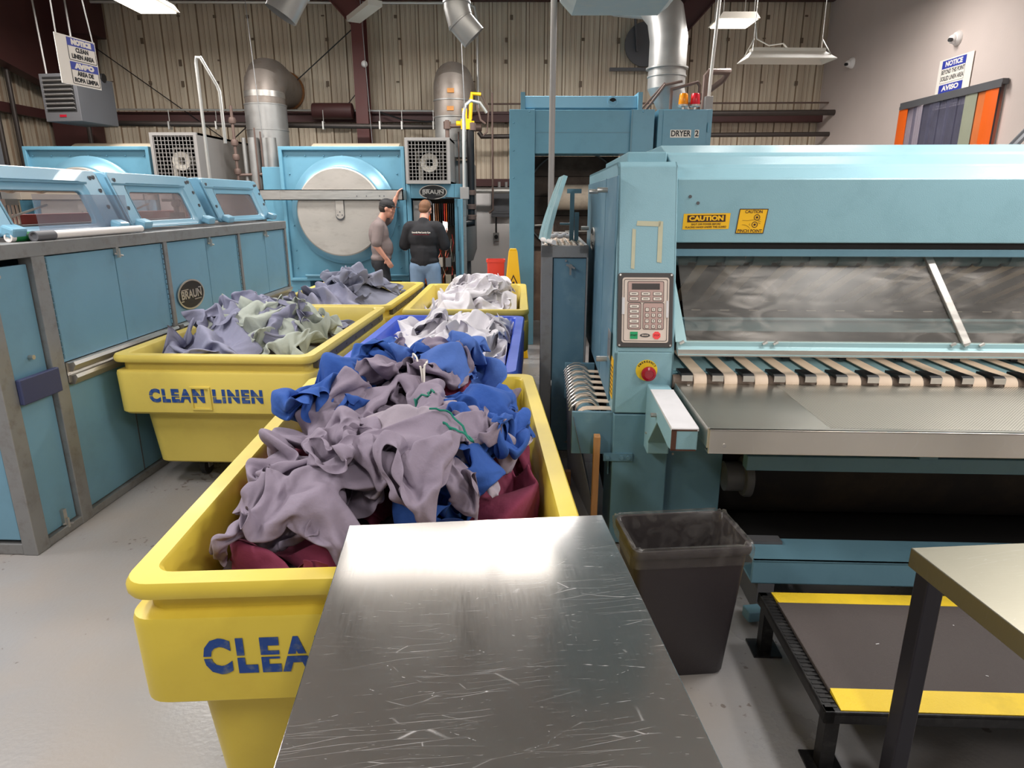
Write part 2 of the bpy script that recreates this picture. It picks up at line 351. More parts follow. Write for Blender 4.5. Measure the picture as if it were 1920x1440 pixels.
M = dict(
    blue_door=mat('blue_door_paint', (112, 155, 177), .42, var=.10, scale=2.2, dirt=(98, 130, 146), dirt_amt=.4, dscale=3),
    blue_hood=mat('blue_hood_fibreglass', (122, 171, 196), .34, var=.05, coat=.12),
    blue_wash=mat('blue_washer_paint', (98, 149, 171), .36, var=.07, scale=2, dirt=(78, 126, 146), dirt_amt=.3),
    blue_ring=mat('blue_ring_paint', (112, 158, 179), .32, metal=.3, var=.05),
    teal=mat('teal_machine_paint', (138, 176, 187), .34, var=.05, scale=2, bump=.12, bscale=220, dirt=(108, 144, 154), dirt_amt=.25, spec=.25),
    teal_edge=mat('teal_trim_paint', (158, 190, 194), .3, var=.05),
    teal_low=mat('teal_lower_paint', (102, 140, 156), .4, var=.08, scale=2, dirt=(72, 108, 124), dirt_amt=.35),
    side_blue=mat('blue_side_paint', (94, 130, 148), .4, var=.12, scale=2.5, dirt=(138, 168, 176), dirt_amt=.5, dscale=5),
    grey_frame=mat('grey_frame_steel', (142, 142, 142), .4, metal=.35, var=.12, scale=5, dirt=(95, 80, 70), dirt_amt=.5, dscale=12),
    grey_box=mat('grey_sheet_metal', (150, 146, 143), .5, metal=.25, var=.1),
    dark_grey=mat('dark_grey_steel', (92, 92, 95), .5, metal=.2, var=.1),
    alu=mat('aluminium', (196, 192, 186), .32, metal=.8, var=.12, scale=6, stretch=(1, 1, 8)),
    drum_door=mat('dull_steel_door', (176, 170, 163), .5, metal=.45, var=.16, scale=2.5, dirt=(120, 112, 104), dirt_amt=.4, dscale=5, stretch=(1, 1, 2.4)),
    galv=mat('galvanised_duct', (160, 158, 155), .42, metal=.6, var=.14, scale=8),
    galv_old=mat('weathered_duct', (140, 130, 122), .5, metal=.5, var=.16, scale=4, dirt=(105, 85, 66), dirt_amt=.5),
    black=mat('black_plastic', (24, 23, 25), .42, var=.1),
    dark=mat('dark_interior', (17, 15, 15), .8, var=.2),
    roll=mat('dark_roll', (40, 37, 36), .45, metal=.3, var=.4, scale=2, stretch=(.6, 3, 3), dirt=(95, 84, 70), dirt_amt=.6),
    belt=mat('canvas_belt', (226, 204, 182), .8, var=.08, scale=20),
    belt_old=mat('worn_canvas_belt', (216, 198, 174), .8, var=.15, scale=10),
    steel_hi=steel('brushed_table_steel', (206, 202, 200), .13, .6, (30, 2, 1), .05),
    steel_slab=steel('feed_table_steel', (222, 217, 207), .30, .25, (1, 30, 1), .02),
    steel_old=steel('worn_bench_steel', (146, 141, 126), .40, .15, (1, 30, 1), .03),
    conduit=mat('conduit', (205, 203, 198), .35, metal=.6, var=.05),
    pipe=mat('dark_pipe', (70, 62, 58), .5, metal=.4, var=.2, scale=8),
    pipe_brown=mat('brown_pipe', (112, 92, 84), .5, metal=.3, var=.2, scale=8),
    girt=mat('red_oxide_steel', (74, 40, 38), .55, var=.2, scale=4),
    beam=mat('maroon_column_paint', (98, 48, 44), .5, var=.15, scale=3),
    wood=mat('raw_wood', (192, 140, 92), .6, var=.25, scale=6, stretch=(8, 8, 1)),
    yellow=mat('yellow_poly', (220, 194, 70), .38, var=.05, scale=2.5, dirt=(188, 152, 48), dirt_amt=.35, dscale=3, spec=.45),
    yellow_old=mat('pale_yellow_poly', (214, 192, 92), .42, var=.06, scale=2.5, dirt=(180, 154, 76), dirt_amt=.35, dscale=3),
    blue_poly=mat('blue_poly', (62, 92, 205), .36, var=.07, scale=3, dirt=(110, 140, 225), dirt_amt=.35),
    stencil=mat('blue_stencil_paint', (26, 68, 140), .6, var=.2, scale=14, dirt=(150, 150, 90), dirt_amt=.55, dscale=28),
    rail_grey=mat('grey_bumper_strip', (88, 84, 76), .6, var=.12),
    white_plastic=mat('white_plastic', (236, 230, 226), .35, var=.03),
    beige_plastic=mat('cream_plastic', (222, 205, 188), .5, var=.08),
    grey_plastic=mat('grey_plastic', (96, 96, 100), .45, var=.08),
    green=mat('green_label', (22, 120, 62), .5, var=.25, scale=20),
    rubber=mat('caster_rubber', (44, 42, 42), .6, var=.15),
    bin=mat('brown_black_bin', (48, 42, 45), .45, var=.08, bump=.06, bscale=160),
    bag=acrylic('bin_bag_film', (244, 242, 240), .02, .14, (220, 215, 208), 14),
    glass_scuff=acrylic('scuffed_guard', (240, 237, 232), .03, .46, (210, 205, 200), 4.5, (1, 1.0, 3.0)),
    glass_hood=acrylic('hood_window', (226, 218, 220), .12, .16, (200, 190, 192), 5),
    glass_sheet=acrylic('loose_clear_sheet', (234, 233, 236), .12, .08, (190, 190, 200), 5),
    glass_side=acrylic('side_guard', (206, 206, 212), .14, .25, (190, 188, 190), 5, (1, 1, .2)),
    strip=acrylic('pvc_strip', (222, 221, 226), .14, .12, (150, 150, 175), 5),
    strip_edge=acrylic('pvc_strip_lap', (168, 170, 186), .22, .1, (150, 150, 170), 5),
    orange=mat('orange_strip', (236, 100, 22), .4, var=.06),
    sign_white=mat('sign_white', (236, 228, 218), .5, var=.02),
    sign_blue=mat('sign_blue', (48, 62, 160), .5, var=.03),
    ink=mat('black_ink', (28, 26, 28), .6, var=0),
    caution=mat('caution_yellow', (240, 184, 20), .5, var=.03),
    caution_ink=mat('caution_ink', (58, 26, 14), .6, var=0),
    pad_frame=mat('keypad_frame', (62, 57, 56), .45, var=.08),
    pad_face=mat('keypad_face', (212, 196, 184), .5, var=.02),
    pad_zone=mat('keypad_zone', (182, 152, 144), .5, var=.02),
    pad_key=mat('keypad_key', (232, 222, 210), .5, var=0),
    pad_lcd=mat('keypad_display', (58, 50, 48), .25, var=.05),
    start=mat('start_green', (16, 150, 92), .5, var=0),
    stop=mat('stop_red', (238, 70, 72), .5, var=0),
    estop=mat('estop_red', (150, 16, 36), .22, var=.05),
    estop_y=mat('estop_yellow', (232, 198, 40), .5, var=.03),
    masking=mat('tape_residue', (186, 184, 158), .7, var=.12, scale=20),
    yellow_valve=mat('yellow_valve', (240, 190, 20), .4, var=.05),
    amber=mat('amber_lens', (248, 150, 10), .2, var=.05),
    red_lens=mat('red_lens', (224, 26, 48), .2, var=.05),
    tan=mat('cream_shell', (206, 192, 168), .5, var=.1, dirt=(150, 120, 90), dirt_amt=.3),
    burnt=mat('scorched_panel', (92, 74, 64), .55, metal=.2, var=.5, scale=2.2, dirt=(150, 130, 112), dirt_amt=.5, dscale=2.2),
    red_plastic=mat('red_plastic', (232, 70, 58), .4, var=.04),
    cone=mat('wet_floor_yellow', (246, 190, 12), .4, var=.03),
    skin=mat('skin', (206, 148, 126), .55, var=.06, scale=12),
    shirt_grey=mat('taupe_shirt', (122, 108, 106), .85, var=.08, scale=8, bump=.3, bscale=18),
    shirt_black=mat('black_shirt', (30, 29, 33), .85, var=.1, scale=8, bump=.3, bscale=18),
    pants_black=mat('black_trousers', (26, 26, 32), .8, var=.1, bump=.3, bscale=18),
    jeans=mat('blue_jeans', (124, 148, 176), .85, var=.16, scale=9, bump=.3, bscale=16),
    cap=mat('black_cap', (34, 32, 34), .75, var=.1),
    hair=mat('brown_hair', (120, 82, 56), .7, var=.3, scale=40),
    hair_dark=mat('dark_hair', (48, 40, 36), .7, var=.3, scale=40),
    shoe=mat('shoe', (40, 36, 34), .6),
    mat_grey=mat('grey_floor_mat', (72, 64, 62), .75, var=.14, scale=4, bump=.35, bscale=180),
    mat_yellow=mat('yellow_mat_edge', (236, 200, 40), .6, var=.06, bump=.25, bscale=180, dirt=(120, 104, 50), dirt_amt=.3),
    black_steel=mat('black_painted_steel', (30, 29, 30), .4, metal=.2, var=.2, scale=8, dirt=(90, 88, 86), dirt_amt=.35, dscale=24),
    leg_steel=mat('dark_leg_steel', (52, 50, 56), .32, metal=.6, var=.2, scale=4, stretch=(1, 1, .3)),
    bumper=mat('navy_bumper', (58, 64, 98), .45, var=.06),
    chip=mat('bare_rust', (84, 52, 40), .8, var=.2),
    white_paint=mat('chalky_white_paint', (204, 202, 204), .7, var=.08, scale=14, dirt=(180, 180, 170), dirt_amt=.4),
    lamp=mat('lit_diffuser', (255, 244, 224), .4, var=0, emit=6.0),
    fixture=mat('fixture_shell', (214, 206, 194), .5, var=.04),
    lamp_soft=mat('soft_diffuser', (255, 244, 224), .4, var=0, emit=.8),
    lamp_dim=mat('shaded_tube_fixture', (255, 236, 200), .4, var=0, emit=.35),
    ceiling=mat('roof_sheet', (206, 198, 190), .7, var=.2, scale=2),
    wall_white=mat('plaster_wall', (206, 190, 182), .8, var=.06, scale=2.5, bump=.08, bscale=40),
    block=mat('painted_block_wall', (228, 222, 218), .7, var=.05, scale=2),
    wall_left_m=mat('siding', (180, 162, 134), .6, var=.1),
    teal_cord=mat('green_cord', (18, 118, 98), .8, var=.1),
    white_cord=mat('white_cord', (226, 220, 210), .8, var=.05),
    cloth_grey=mat('grey_scrub_cloth', (138, 126, 142), .92, var=.07, scale=5, bump=.22, bscale=55),
    cloth_grey2=mat('pale_grey_scrub_cloth', (156, 145, 156), .92, var=.07, scale=5, bump=.22, bscale=55),
    cloth_blue=mat('royal_blue_scrub_cloth', (44, 84, 160), .9, var=.1, scale=5, bump=.22, bscale=55),
    cloth_blue2=mat('mid_blue_scrub_cloth', (74, 108, 180), .9, var=.1, scale=5, bump=.22, bscale=55),
    cloth_maroon=mat('maroon_scrub_cloth', (116, 40, 66), .92, var=.1, scale=5, bump=.22, bscale=55),
    cloth_lilac=mat('lilac_grey_cloth', (138, 138, 160), .92, var=.08, scale=5, bump=.22, bscale=55),
    cloth_slate=mat('slate_grey_cloth', (122, 124, 142), .92, var=.08, scale=5, bump=.22, bscale=55),
    cloth_sage=mat('pale_sage_cloth', (172, 178, 168), .92, var=.06, scale=5, bump=.22, bscale=55),
    cloth_white=mat('white_cotton', (222, 218, 224), .92, var=.02, scale=5, bump=.2, bscale=55),
)
# ------------------------------------------------------------------ the setting
def floor_mat():
    m = bpy.data.materials.new('painted_concrete'); m.use_nodes = True
    nt = m.node_tree; b = nt.nodes['Principled BSDF']; L = nt.links.new
    tc = nd(nt, 'ShaderNodeTexCoord')
    n = nd(nt, 'ShaderNodeTexNoise'); n.inputs['Scale'].default_value = 1.3; n.inputs['Detail'].default_value = 7; L(tc.outputs['Object'], n.inputs[0])
    r = nd(nt, 'ShaderNodeValToRGB'); e = r.color_ramp.elements
    e[0].position = .36; e[0].color = (*lin((156, 148, 142)), 1); e[1].position = .6; e[1].color = (*lin((153, 152, 154)), 1)
    L(n.outputs[0], r.inputs[0])
    n2 = nd(nt, 'ShaderNodeTexNoise'); n2.inputs['Scale'].default_value = 26; n2.inputs['Detail'].default_value = 4; L(tc.outputs['Object'], n2.inputs[0])
    n3 = nd(nt, 'ShaderNodeTexNoise'); n3.inputs['Scale'].default_value = 2.1; L(tc.outputs['Object'], n3.inputs[0])
    ad = nd(nt, 'ShaderNodeMath', operation='MULTIPLY'); L(n2.outputs[0], ad.inputs[0]); L(n3.outputs[0], ad.inputs[1])
    r2 = nd(nt, 'ShaderNodeValToRGB'); r2.color_ramp.elements[0].position = .375; r2.color_ramp.elements[1].position = .41; L(ad.outputs[0], r2.inputs[0])
    ml = nd(nt, 'ShaderNodeMath', operation='MULTIPLY'); ml.inputs[1].default_value = .7; L(r2.outputs[0], ml.inputs[0])
    mx = nd(nt, 'ShaderNodeMix', data_type='RGBA'); mx.inputs[7].default_value = (*lin((96, 82, 74)), 1); L(r.outputs[0], mx.inputs[6]); L(ml.outputs[0], mx.inputs[0])
    L(mx.outputs[2], b.inputs['Base Color'])
    mr = nd(nt, 'ShaderNodeMapRange'); mr.inputs[1].default_value = .35; mr.inputs[2].default_value = .65; mr.inputs[3].default_value = .5; mr.inputs[4].default_value = .22
    L(n.outputs[0], mr.inputs[0]); L(mr.outputs[0], b.inputs['Roughness'])
    n4 = nd(nt, 'ShaderNodeTexNoise'); n4.inputs['Scale'].default_value = 55; n4.inputs['Detail'].default_value = 3; L(tc.outputs['Object'], n4.inputs[0])
    bp = nd(nt, 'ShaderNodeBump'); bp.inputs['Strength'].default_value = .12; bp.inputs['Distance'].default_value = .01; L(n4.outputs[0], bp.inputs['Height']); L(bp.outputs[0], b.inputs['Normal'])
    return m

def siding_mat():
    m = bpy.data.materials.new('ribbed_siding'); m.use_nodes = True
    nt = m.node_tree; b = nt.nodes['Principled BSDF']; L = nt.links.new
    tc = nd(nt, 'ShaderNodeTexCoord')
    mp = nd(nt, 'ShaderNodeMapping'); mp.inputs['Scale'].default_value = (4, 4, .6); L(tc.outputs['Object'], mp.inputs[0])
    n = nd(nt, 'ShaderNodeTexNoise'); n.inputs['Scale'].default_value = 1.6; n.inputs['Detail'].default_value = 8; L(mp.outputs[0], n.inputs[0])
    r = nd(nt, 'ShaderNodeValToRGB'); e = r.color_ramp.elements
    e[0].position = .3; e[0].color = (*lin((192, 174, 152)), 1); e[1].position = .62; e[1].color = (*lin((212, 197, 174)), 1)
    L(n.outputs[0], r.inputs[0])
    L(r.outputs[0], b.inputs['Base Color']); b.inputs['Roughness'].default_value = .6
    return m
SIDING = siding_mat()

f = MB().box(-9.5, 9, -4, 12.4, -.1, 0)
tag(obj('floor', f, floor_mat()), 'pale grey painted concrete floor with worn patches', 'floor', kind='structure')

def ribbed(x0, x1, z0, z1, mbo=None, pitch=.305):
    """vertical-rib sheet in the XZ plane, ribs towards -y"""
    prof = [(0, 0), (.012, -.034), (.05, -.034), (.062, 0), (.125, 0), (.131, -.007), (.147, -.007), (.153, 0), (.205, 0), (.211, -.007), (.227, -.007), (.233, 0)]
    pts = []; x = x0
    while x < x1:
        for px, py in prof:
            if x + px < x1: pts.append((x + px, py))
        x += pitch
    pts.append((x1, 0))
    m = MB(); vs = [(p[0], p[1], z) for z in (z0, z1) for p in pts]; n = len(pts)
    # thickness behind
    vs += [(x0, .06, z0), (x1, .06, z0), (x0, .06, z1), (x1, .06, z1)]
    fs = [(i, i + 1, n + i + 1, n + i) for i in range(n - 1)] + [(2 * n, 2 * n + 1, 2 * n + 3, 2 * n + 2)]
    m.add(vs, fs)
    k = 0
    for i in range(n - 1):
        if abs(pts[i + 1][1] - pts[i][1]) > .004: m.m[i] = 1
    return m
RIB_SHADE = mat('rib_flank_shade', (146, 124, 102), .8, var=.3, scale=6)  # darker tan on the rib flanks, paints in the shading of the ribs
wb = obj('wall_back', ribbed(-7.7, 5.3, 1.96, 5.6), [SIDING, RIB_SHADE], smooth=0); wb.location = (0, 12.0, 0)
tag(wb, 'tan vertical ribbed metal siding of the far wall', 'wall', kind='structure')
rnd = random.Random(5)
fm_ = MB()
for z in (2.35, 3.05, 3.62, 3.95, 4.28, 4.62):
    x = -7.4
    while x < 5:
        if rnd.random() < .62:
            q = rnd.uniform(-.05, .05)
            fm_.box(x + q, x + q + .05, -.042, -.03, z + rnd.uniform(-.05, .05), z + .06)
        x += .61
fo = obj('fastener_plates', fm_, mat('fastener_plate', (110, 92, 74), .6), wb, smooth=0)
wl = obj('wall_left', ribbed(-1.2, 5.2, .0, 5.6), [SIDING, RIB_SHADE], smooth=0); wl.rotation_euler = (0, 0, PI / 2); wl.location = (-7.75, 7.0, 0)
tag(wl, 'tan ribbed metal siding of the side wall behind the washers', 'wall', kind='structure')
wr = MB().box(5.25, 5.45, -1, 7.55, 0, 5.6).box(5.25, 5.45, 9.3, 12.2, 0, 5.6).box(5.25, 5.45, 7.55, 9.3, 2.98, 5.6)
tag(obj('wall_right', wr, M['wall_white'], smooth=0), 'plain off-white plaster wall beside the ironer', 'wall', kind='structure')
tag(obj('trim_1', MB().box(-7.7, 5.25, 11.9, 12.08, 0, 1.97), M['block'], smooth=0), 'pale grey painted block base of the far wall', 'wall base', kind='structure')
c = MB().box(-9.5, 9, -4, 12.4, 5.6, 5.75)
tag(obj('ceiling', c, M['ceiling'], smooth=0), 'pale roof lining above', 'ceiling', kind='structure')
# purlins / eave strut, girts
tag(obj('trim_2', MB().box(-7.7, 5.25, 11.72, 11.93, 4.86, 5.2), M['girt'], smooth=0), 'dark eave beam along the top of the far wall', 'beam', kind='structure')
g = MB().box(-7.7, 5.25, 11.80, 11.96, 3.02, 3.16).box(-7.7, 5.25, 11.78, 11.83, 3.14, 3.18)
tag(obj('trim_3', g, M['girt'], smooth=0), 'dark red horizontal girt across the ribbed wall', 'beam', kind='structure')
g = MB().box(-.95, .0, 11.82, 11.96, 1.98, 2.1)
tag(obj('trim_4', g, M['girt'], smooth=0), 'short rust red girt above the breaker panel', 'beam', kind='structure')
g = MB().box(-7.72, -7.58, 6.2, 11.9, 3.02, 3.16)
tag(obj('trim_5', g, M['girt'], smooth=0), 'dark red girt on the side wall behind the unit heater', 'beam', kind='structure')

def ibeam(m, p0, p1, d, w, up, t=.012):
    """I section between two points, depth d along up, flange width w"""
    p0 = Vector(p0); p1 = Vector(p1); u = Vector(up).normalized()
    ax = (p1 - p0).normalized(); u = (u - ax * u.dot(ax)).normalized()
    m.bar(p0, p1, t, d, u)
    for s in (-1, 1): m.bar(p0 + u * (s * d / 2), p1 + u * (s * d / 2), w, .016, u)
m = MB(); ibeam(m, (-2.46, 11.62, 0), (-2.46, 11.62, 5.0), .26, .2, (0, 1, 0)); ibeam(m, (-2.46, 11.5, 4.55), (-3.9, 11.5, 6.1), .3, .2, (1, 0, .8))
tag(obj('column_1', m, M['beam'], smooth=0), 'maroon steel column standing between the two bent ducts', 'column', kind='structure')
m = MB(); m.prism([(-7.62, 0), (-6.95, 0), (-6.95, 3.2), (-6.75, 4.9), (-7.62, 4.9)], 'y', 11.55, 11.85)
m.prism([(11.6, 3.4), (11.6, 5.3), (5.0, 5.4), (5.0, 4.75)], 'x', -7.5, -7.3)
m.box(-7.62, -6.7, 11.5, 11.9, 4.3, 5.4)
tag(obj('column_2', m, M['girt'], smooth=0), 'dark maroon corner column and tapered rafter', 'column', kind='structure')
m = MB(); ibeam(m, (2.55, 11.5, 4.3), (4.3, 11.3, 6.2), .32, .22, (-.8, 0, 1)); ibeam(m, (2.72, 11.72, 0), (2.72, 11.72, 5.0), .2, .18, (0, 1, 0))
tag(obj('column_3', m, M['girt'], smooth=0), 'dark maroon column and slanting rafter behind the fat duct', 'column', kind='structure')
# strip-curtain doorway in the side wall
d = MB().box(5.235, 5.26, 7.51, 7.56, 0, 2.98).box(5.235, 5.26, 9.3, 9.34, 0, 2.98)
d1 = tag(obj('door_1', d, M['grey_box'], smooth=0), 'doorway opening in the plaster wall hung with strips', 'doorway', kind='structure')
ld = bpy.data.lights.new('overhead_light', 'AREA'); ld.size = .8; ld.energy = 60  # added lamp without a fixture, lightens the room behind the strips
lo = bpy.data.objects.new('overhead_light', ld); lo.location = (6.2, 8.4, 3.5); COL.objects.link(lo)
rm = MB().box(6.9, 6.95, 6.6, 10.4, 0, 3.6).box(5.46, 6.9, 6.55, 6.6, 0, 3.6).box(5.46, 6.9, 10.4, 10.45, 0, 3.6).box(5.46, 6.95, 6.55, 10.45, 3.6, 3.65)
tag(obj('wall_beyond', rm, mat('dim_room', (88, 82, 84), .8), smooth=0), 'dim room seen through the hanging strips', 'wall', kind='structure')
t = thing('strip_curtain', 'clear strip curtain with orange end strips hanging in the doorway', 'strip curtain', (5.22, 7.5, 0))
hd = MB().box(-.05, .02, -.03, 1.85, 2.93, 2.985).box(-.055, -.045, -.03, 1.85, 2.90, 2.94)
obj('header_rail', hd, M['dark_grey'], t, smooth=0)
y = 0.02
for k in range(11):
    x = -.02 if k % 2 else -.035
    mm = M['orange'] if k in (0, 10) else (mat('faded_orange_strip', (214, 116, 62), .4) if k == 1 else mat('greenish_strip', (150, 152, 132), .4) if k == 2 else M['strip'])
    sm = MB(); n = 5
    for i in range(n):
        yy0 = y + .2 * i / n; yy1 = y + .2 * (i + 1) / n
        b0 = .006 * math.sin(PI * i / n); b1 = .006 * math.sin(PI * (i + 1) / n)
        sm.add([(x - b0, yy0, .05), (x - b1, yy1, .05), (x - b1, yy1, 2.9), (x - b0, yy0, 2.9), (x - b0 + .003, yy0, .05), (x - b1 + .003, yy1, .05), (x - b1 + .003, yy1, 2.9), (x - b0 + .003, yy0, 2.9)],
               [(0, 1, 2, 3), (5, 4, 7, 6), (0, 4, 5, 1), (3, 2, 6, 7), (1, 5, 6, 2), (0, 3, 7, 4)])
    obj('strip', sm, mm, t, label={0: 'solid orange strip', 10: 'solid orange strip', 1: 'faded orange strip', 2: 'greenish strip'}.get(k))
    y += .166

# ---- lamps
def lamp(x, y, z, w, l, label, on=True, group=None, dim=False):  # on: chains are in view
    t = thing('hanging_light', label, 'ceiling light', (x, y, z), 0, group)
    s = MB(); h = .05
    s.prism([(-w / 2 - .03, -.02), (w / 2 + .03, -.02), (w / 2 - .02, h), (-w / 2 + .02, h)], 'y', -l / 2 - .02, l / 2 + .02)
    obj('housing', s, M['fixture'], t, smooth=0)
    obj('diffuser', MB().box(-w / 2, w / 2, -l / 2, l / 2, -.034, -.0205), M['lamp_soft'] if not on else M['lamp'], t, smooth=0, label='lit diffuser')
    ch = MB()
    for sx, sy in ((-1, -1), (1, -1), (-1, 1), (1, 1)):
        if on: obj('hanger_chain', MB().tube([(sx * w * .42, sy * l * .42, h - .02), (sx * w * .42, sy * l * .42, 5.6 - z)], .006, 6), M['conduit'], t)
    return t
LL = {0: 'brilliant square panel light hanging over the ironer', 1: 'bright panel light above the two bent ducts, cut by the frame top'}
for i, (x, y, z, w, l, p) in enumerate(LAMPS):
    if i < 2:
        lamp(x, y, z, w, l, LL[i])
    else:
        lamp(x, y, z, w, l, 'unseen overhead panel light outside the picture', on=False, group='panel lights out of view')
t = thing('tube_light', 'dim tube light with flared white reflector hanging below the bright panel light', 'ceiling light', (2.86, 7.45, 3.19), R(2))
s = MB()
s.frame([(-.46, -.16), (.46, -.16), (.46, .16), (-.46, .16)], [(-.38, -.06), (.38, -.06), (.38, .06), (-.38, .06)], lambda x, y: (x, y, -.05 if abs(y) > .1 else .03), lambda x, y: (x, y, -.042 if abs(y) > .1 else .038))
s.box(-.38, .38, -.06, .06, .03, .07)
obj('reflector', s, M['fixture'], t, smooth=0)
for yy in (-.03, .03): obj('tube_lamp', MB().cyl((-.4, yy, .0), (.4, yy, .0), .014, n=10), M['lamp_dim'], t)
s = MB()
for sx in (-1, 1):
    s.tube([(sx * .42, -.12, -.02), (sx * .36, 0, .16), (sx * .42, .12, -.02)], .004, 6); s.tube([(sx * .36, 0, .16), (sx * .34, 0, 2.3)], .004, 6)
obj('hanger_wire', s, M['conduit'], t)
s = MB().tube([(-.36, 0, .3), (-.33, 0, .16), (-.2, 0, .1), (-.05, 0, .12), (.0, 0, .07)], .007, 8)
obj('power_cord', s, M['conduit'], t)
t = thing('tube_light', 'small tube light fixture at the frame top near the side wall', 'ceiling light', (-6.15, 7.3, 3.74), R(6))
obj('housing', MB().box(-.12, .12, -.5, .5, -.03, .05), M['fixture'], t, smooth=0)
obj('tube_lamp', MB().cyl((0, -.45, -.05), (0, .45, -.05), .016, n=10), M['lamp_dim'], t)
obj('hanger_wire', MB().tube([(0, -.4, .05), (0, -.4, 1.86)], .004, 6).tube([(0, .4, .05), (0, .4, 1.86)], .004, 6), M['conduit'], t)
t = thing('tube_light', 'small hooded fixture beside the maroon column top', 'ceiling light', (-2.1, 10.3, 4.28), R(30))
obj('housing', MB().box(-.1, .1, -.5, .5, 0, .07), M['fixture'], t, smooth=0)
obj('hanger_wire', MB().tube([(0, -.3, .05), (0, -.3, 1.32)], .004, 6), M['conduit'], t)
# ------------------------------------------------------------------ linen carts
def cart(name, label, cat, loc, rz, w, l, h, body_mat, group, strip=False, letters=None, zb=.15):
    t = thing(name, label, cat, (loc[0], loc[1], 0), rz, group)
    def ring(dw, z, r): return [(x, y, z) for x, y in rrect(w - 2 * dw, l - 2 * dw, r, 6)]
    R_ = [ring(.140, zb, .05), ring(.126, zb + .012, .06), ring(.095, h - .355, .07), ring(.022, h - .360, .06), ring(.006, h - .345, .07),
          ring(.002, h - .115, .07), ring(.008, h - .100, .06), ring(.040, h - .092, .06), ring(.040, h - .042, .06), ring(.004, h - .042, .07), ring(0, h - .032, .07),
          ring(.0, h - .014, .07), ring(.008, h, .065), ring(.062, h, .05), ring(.070, h - .01, .05), ring(.080, h - .13, .05),
          ring(.085, h - .32, .05), ring(.125, h - .335, .05), ring(.155, zb + .03, .05)]
    body = obj('tub', MB().loft(R_), body_mat, t, smooth=40)
    if strip:
        for sx in (-1, 1):
            x0, x1 = sx * (w / 2 - .042), sx * (w / 2 - .008)
            s = MB().box(min(x0, x1), max(x0, x1), -l / 2 + .12, l / 2 - .12, h - .092, h - .044)
            for k in range(7):
                s.cyl((x1, -l / 2 + .25 + k * (l - .5) / 6, h - .068), (x1 + sx * .004, -l / 2 + .25 + k * (l - .5) / 6, h - .068), .008, n=8)
            obj('bumper_strip', s, M['rail_grey'], t, smooth=0, label='grey bumper strip let into the groove')
    for sx in (-1, 1):
        for sy in (-1, 1):
            x, y = sx * (w / 2 - .30), sy * (l / 2 - .36)
            c = MB().cyl((x - .016, y, .062), (x + .016, y, .062), .062, n=20)
            o = obj('caster', c, M['rubber'], t)
            f = MB().box(x - .03, x - .022, y - .025, y + .025, .05, zb).box(x + .022, x + .03, y - .025, y + .025, .05, zb).box(x - .045, x + .045, y - .045, y + .045, zb - .012, zb + .01)
            obj('caster_fork', f, M['grey_frame'], o, smooth=0)
    if letters:
        x, z, width, size = letters
        # on the front face of the upper band
        k = (h - .115 - z) / .273
        y = -(l / 2 - .002 - .004 * k) - .0015
        text('stencil_lettering', 'CLEAN LINEN', size, M['stencil'], t, (x, y, z), (R(90 + .9), 0, 0), bold=.006, width=width, stencil=True, ext=.0008, space=1.22)
        if strip:
            pl = MB(); yy = y - .002
            pl.frame([(-.06, -.07), (.06, -.07), (.06, .07), (-.06, .07)], [(-.05, -.06), (.05, -.06), (.05, .06), (-.05, .06)], lambda a, b: (x - .03 + a, yy - .006 - b * .016, z - .01 + b), lambda a, b: (x - .03 + a, yy + .004 - b * .016, z - .01 + b))
            obj('moulded_panel', pl, body_mat, t, smooth=0)
    return t
CG = 'linen carts in the aisle'
C1 = dict(loc=(-.425, 2.385), rz=R(3.1), w=1.185, l=1.95, h=.85)
C2 = dict(loc=(-1.70, 4.57), rz=R(-2.6), w=1.2, l=1.86, h=.885)
CB = dict(loc=(-.46, 4.30), rz=R(-2.4), w=1.05, l=1.80, h=.855)
C3 = dict(loc=(-1.585, 6.50), rz=R(-2.6), w=1.14, l=1.72, h=.865)
C4 = dict(loc=(-.385, 6.28), rz=R(-.5), w=1.07, l=1.80, h=.865)
cart('linen_cart', 'yellow cart nearest the camera heaped with grey, blue and maroon scrubs', 'laundry cart', body_mat=M['yellow'], group=CG, letters=(-.045, .635, .72, .135), zb=.085, **C1)
cart('linen_cart', 'yellow cart against the folding machine full of lilac grey linen', 'laundry cart', body_mat=M['yellow_old'], group=CG, strip=True, letters=(-.05, .64, .68, .105), zb=.17, **C2)
cart('linen_cart', 'blue cart of white sheets', 'laundry cart', body_mat=M['blue_poly'], group=CG, **CB)
cart('linen_cart', 'far yellow cart of slate grey linen in front of the black-trousered man', 'laundry cart', body_mat=M['yellow_old'], group=CG, strip=True, **C3)
cart('linen_cart', 'yellow cart piled with white sheets beside the wet floor sign', 'laundry cart', body_mat=M['yellow_old'], group=CG, **C4)

# ------------------------------------------------------------------ cloth: garments dropped on a heap and draped by the cloth solver
def cells_of(kind):
    if kind == 'shirt': W, H = .92, .72
    elif kind == 'pants': W, H = .54, 1.02
    elif kind == 'sheet': W, H = 1.05, 1.25
    else: W, H = .62, .80
    def ins(x, y):
        if kind == 'shirt':
            if abs(x) < .28: return not (abs(x) < .09 and y > .64)
            return y > .40 + (abs(x) - .28) * -.45 and y < .72 - (abs(x) - .28) * .55
        if kind == 'pants':
            return True if y > .64 else abs(x) > .012 + (.64 - y) * .03
        return True
    return W, H, ins

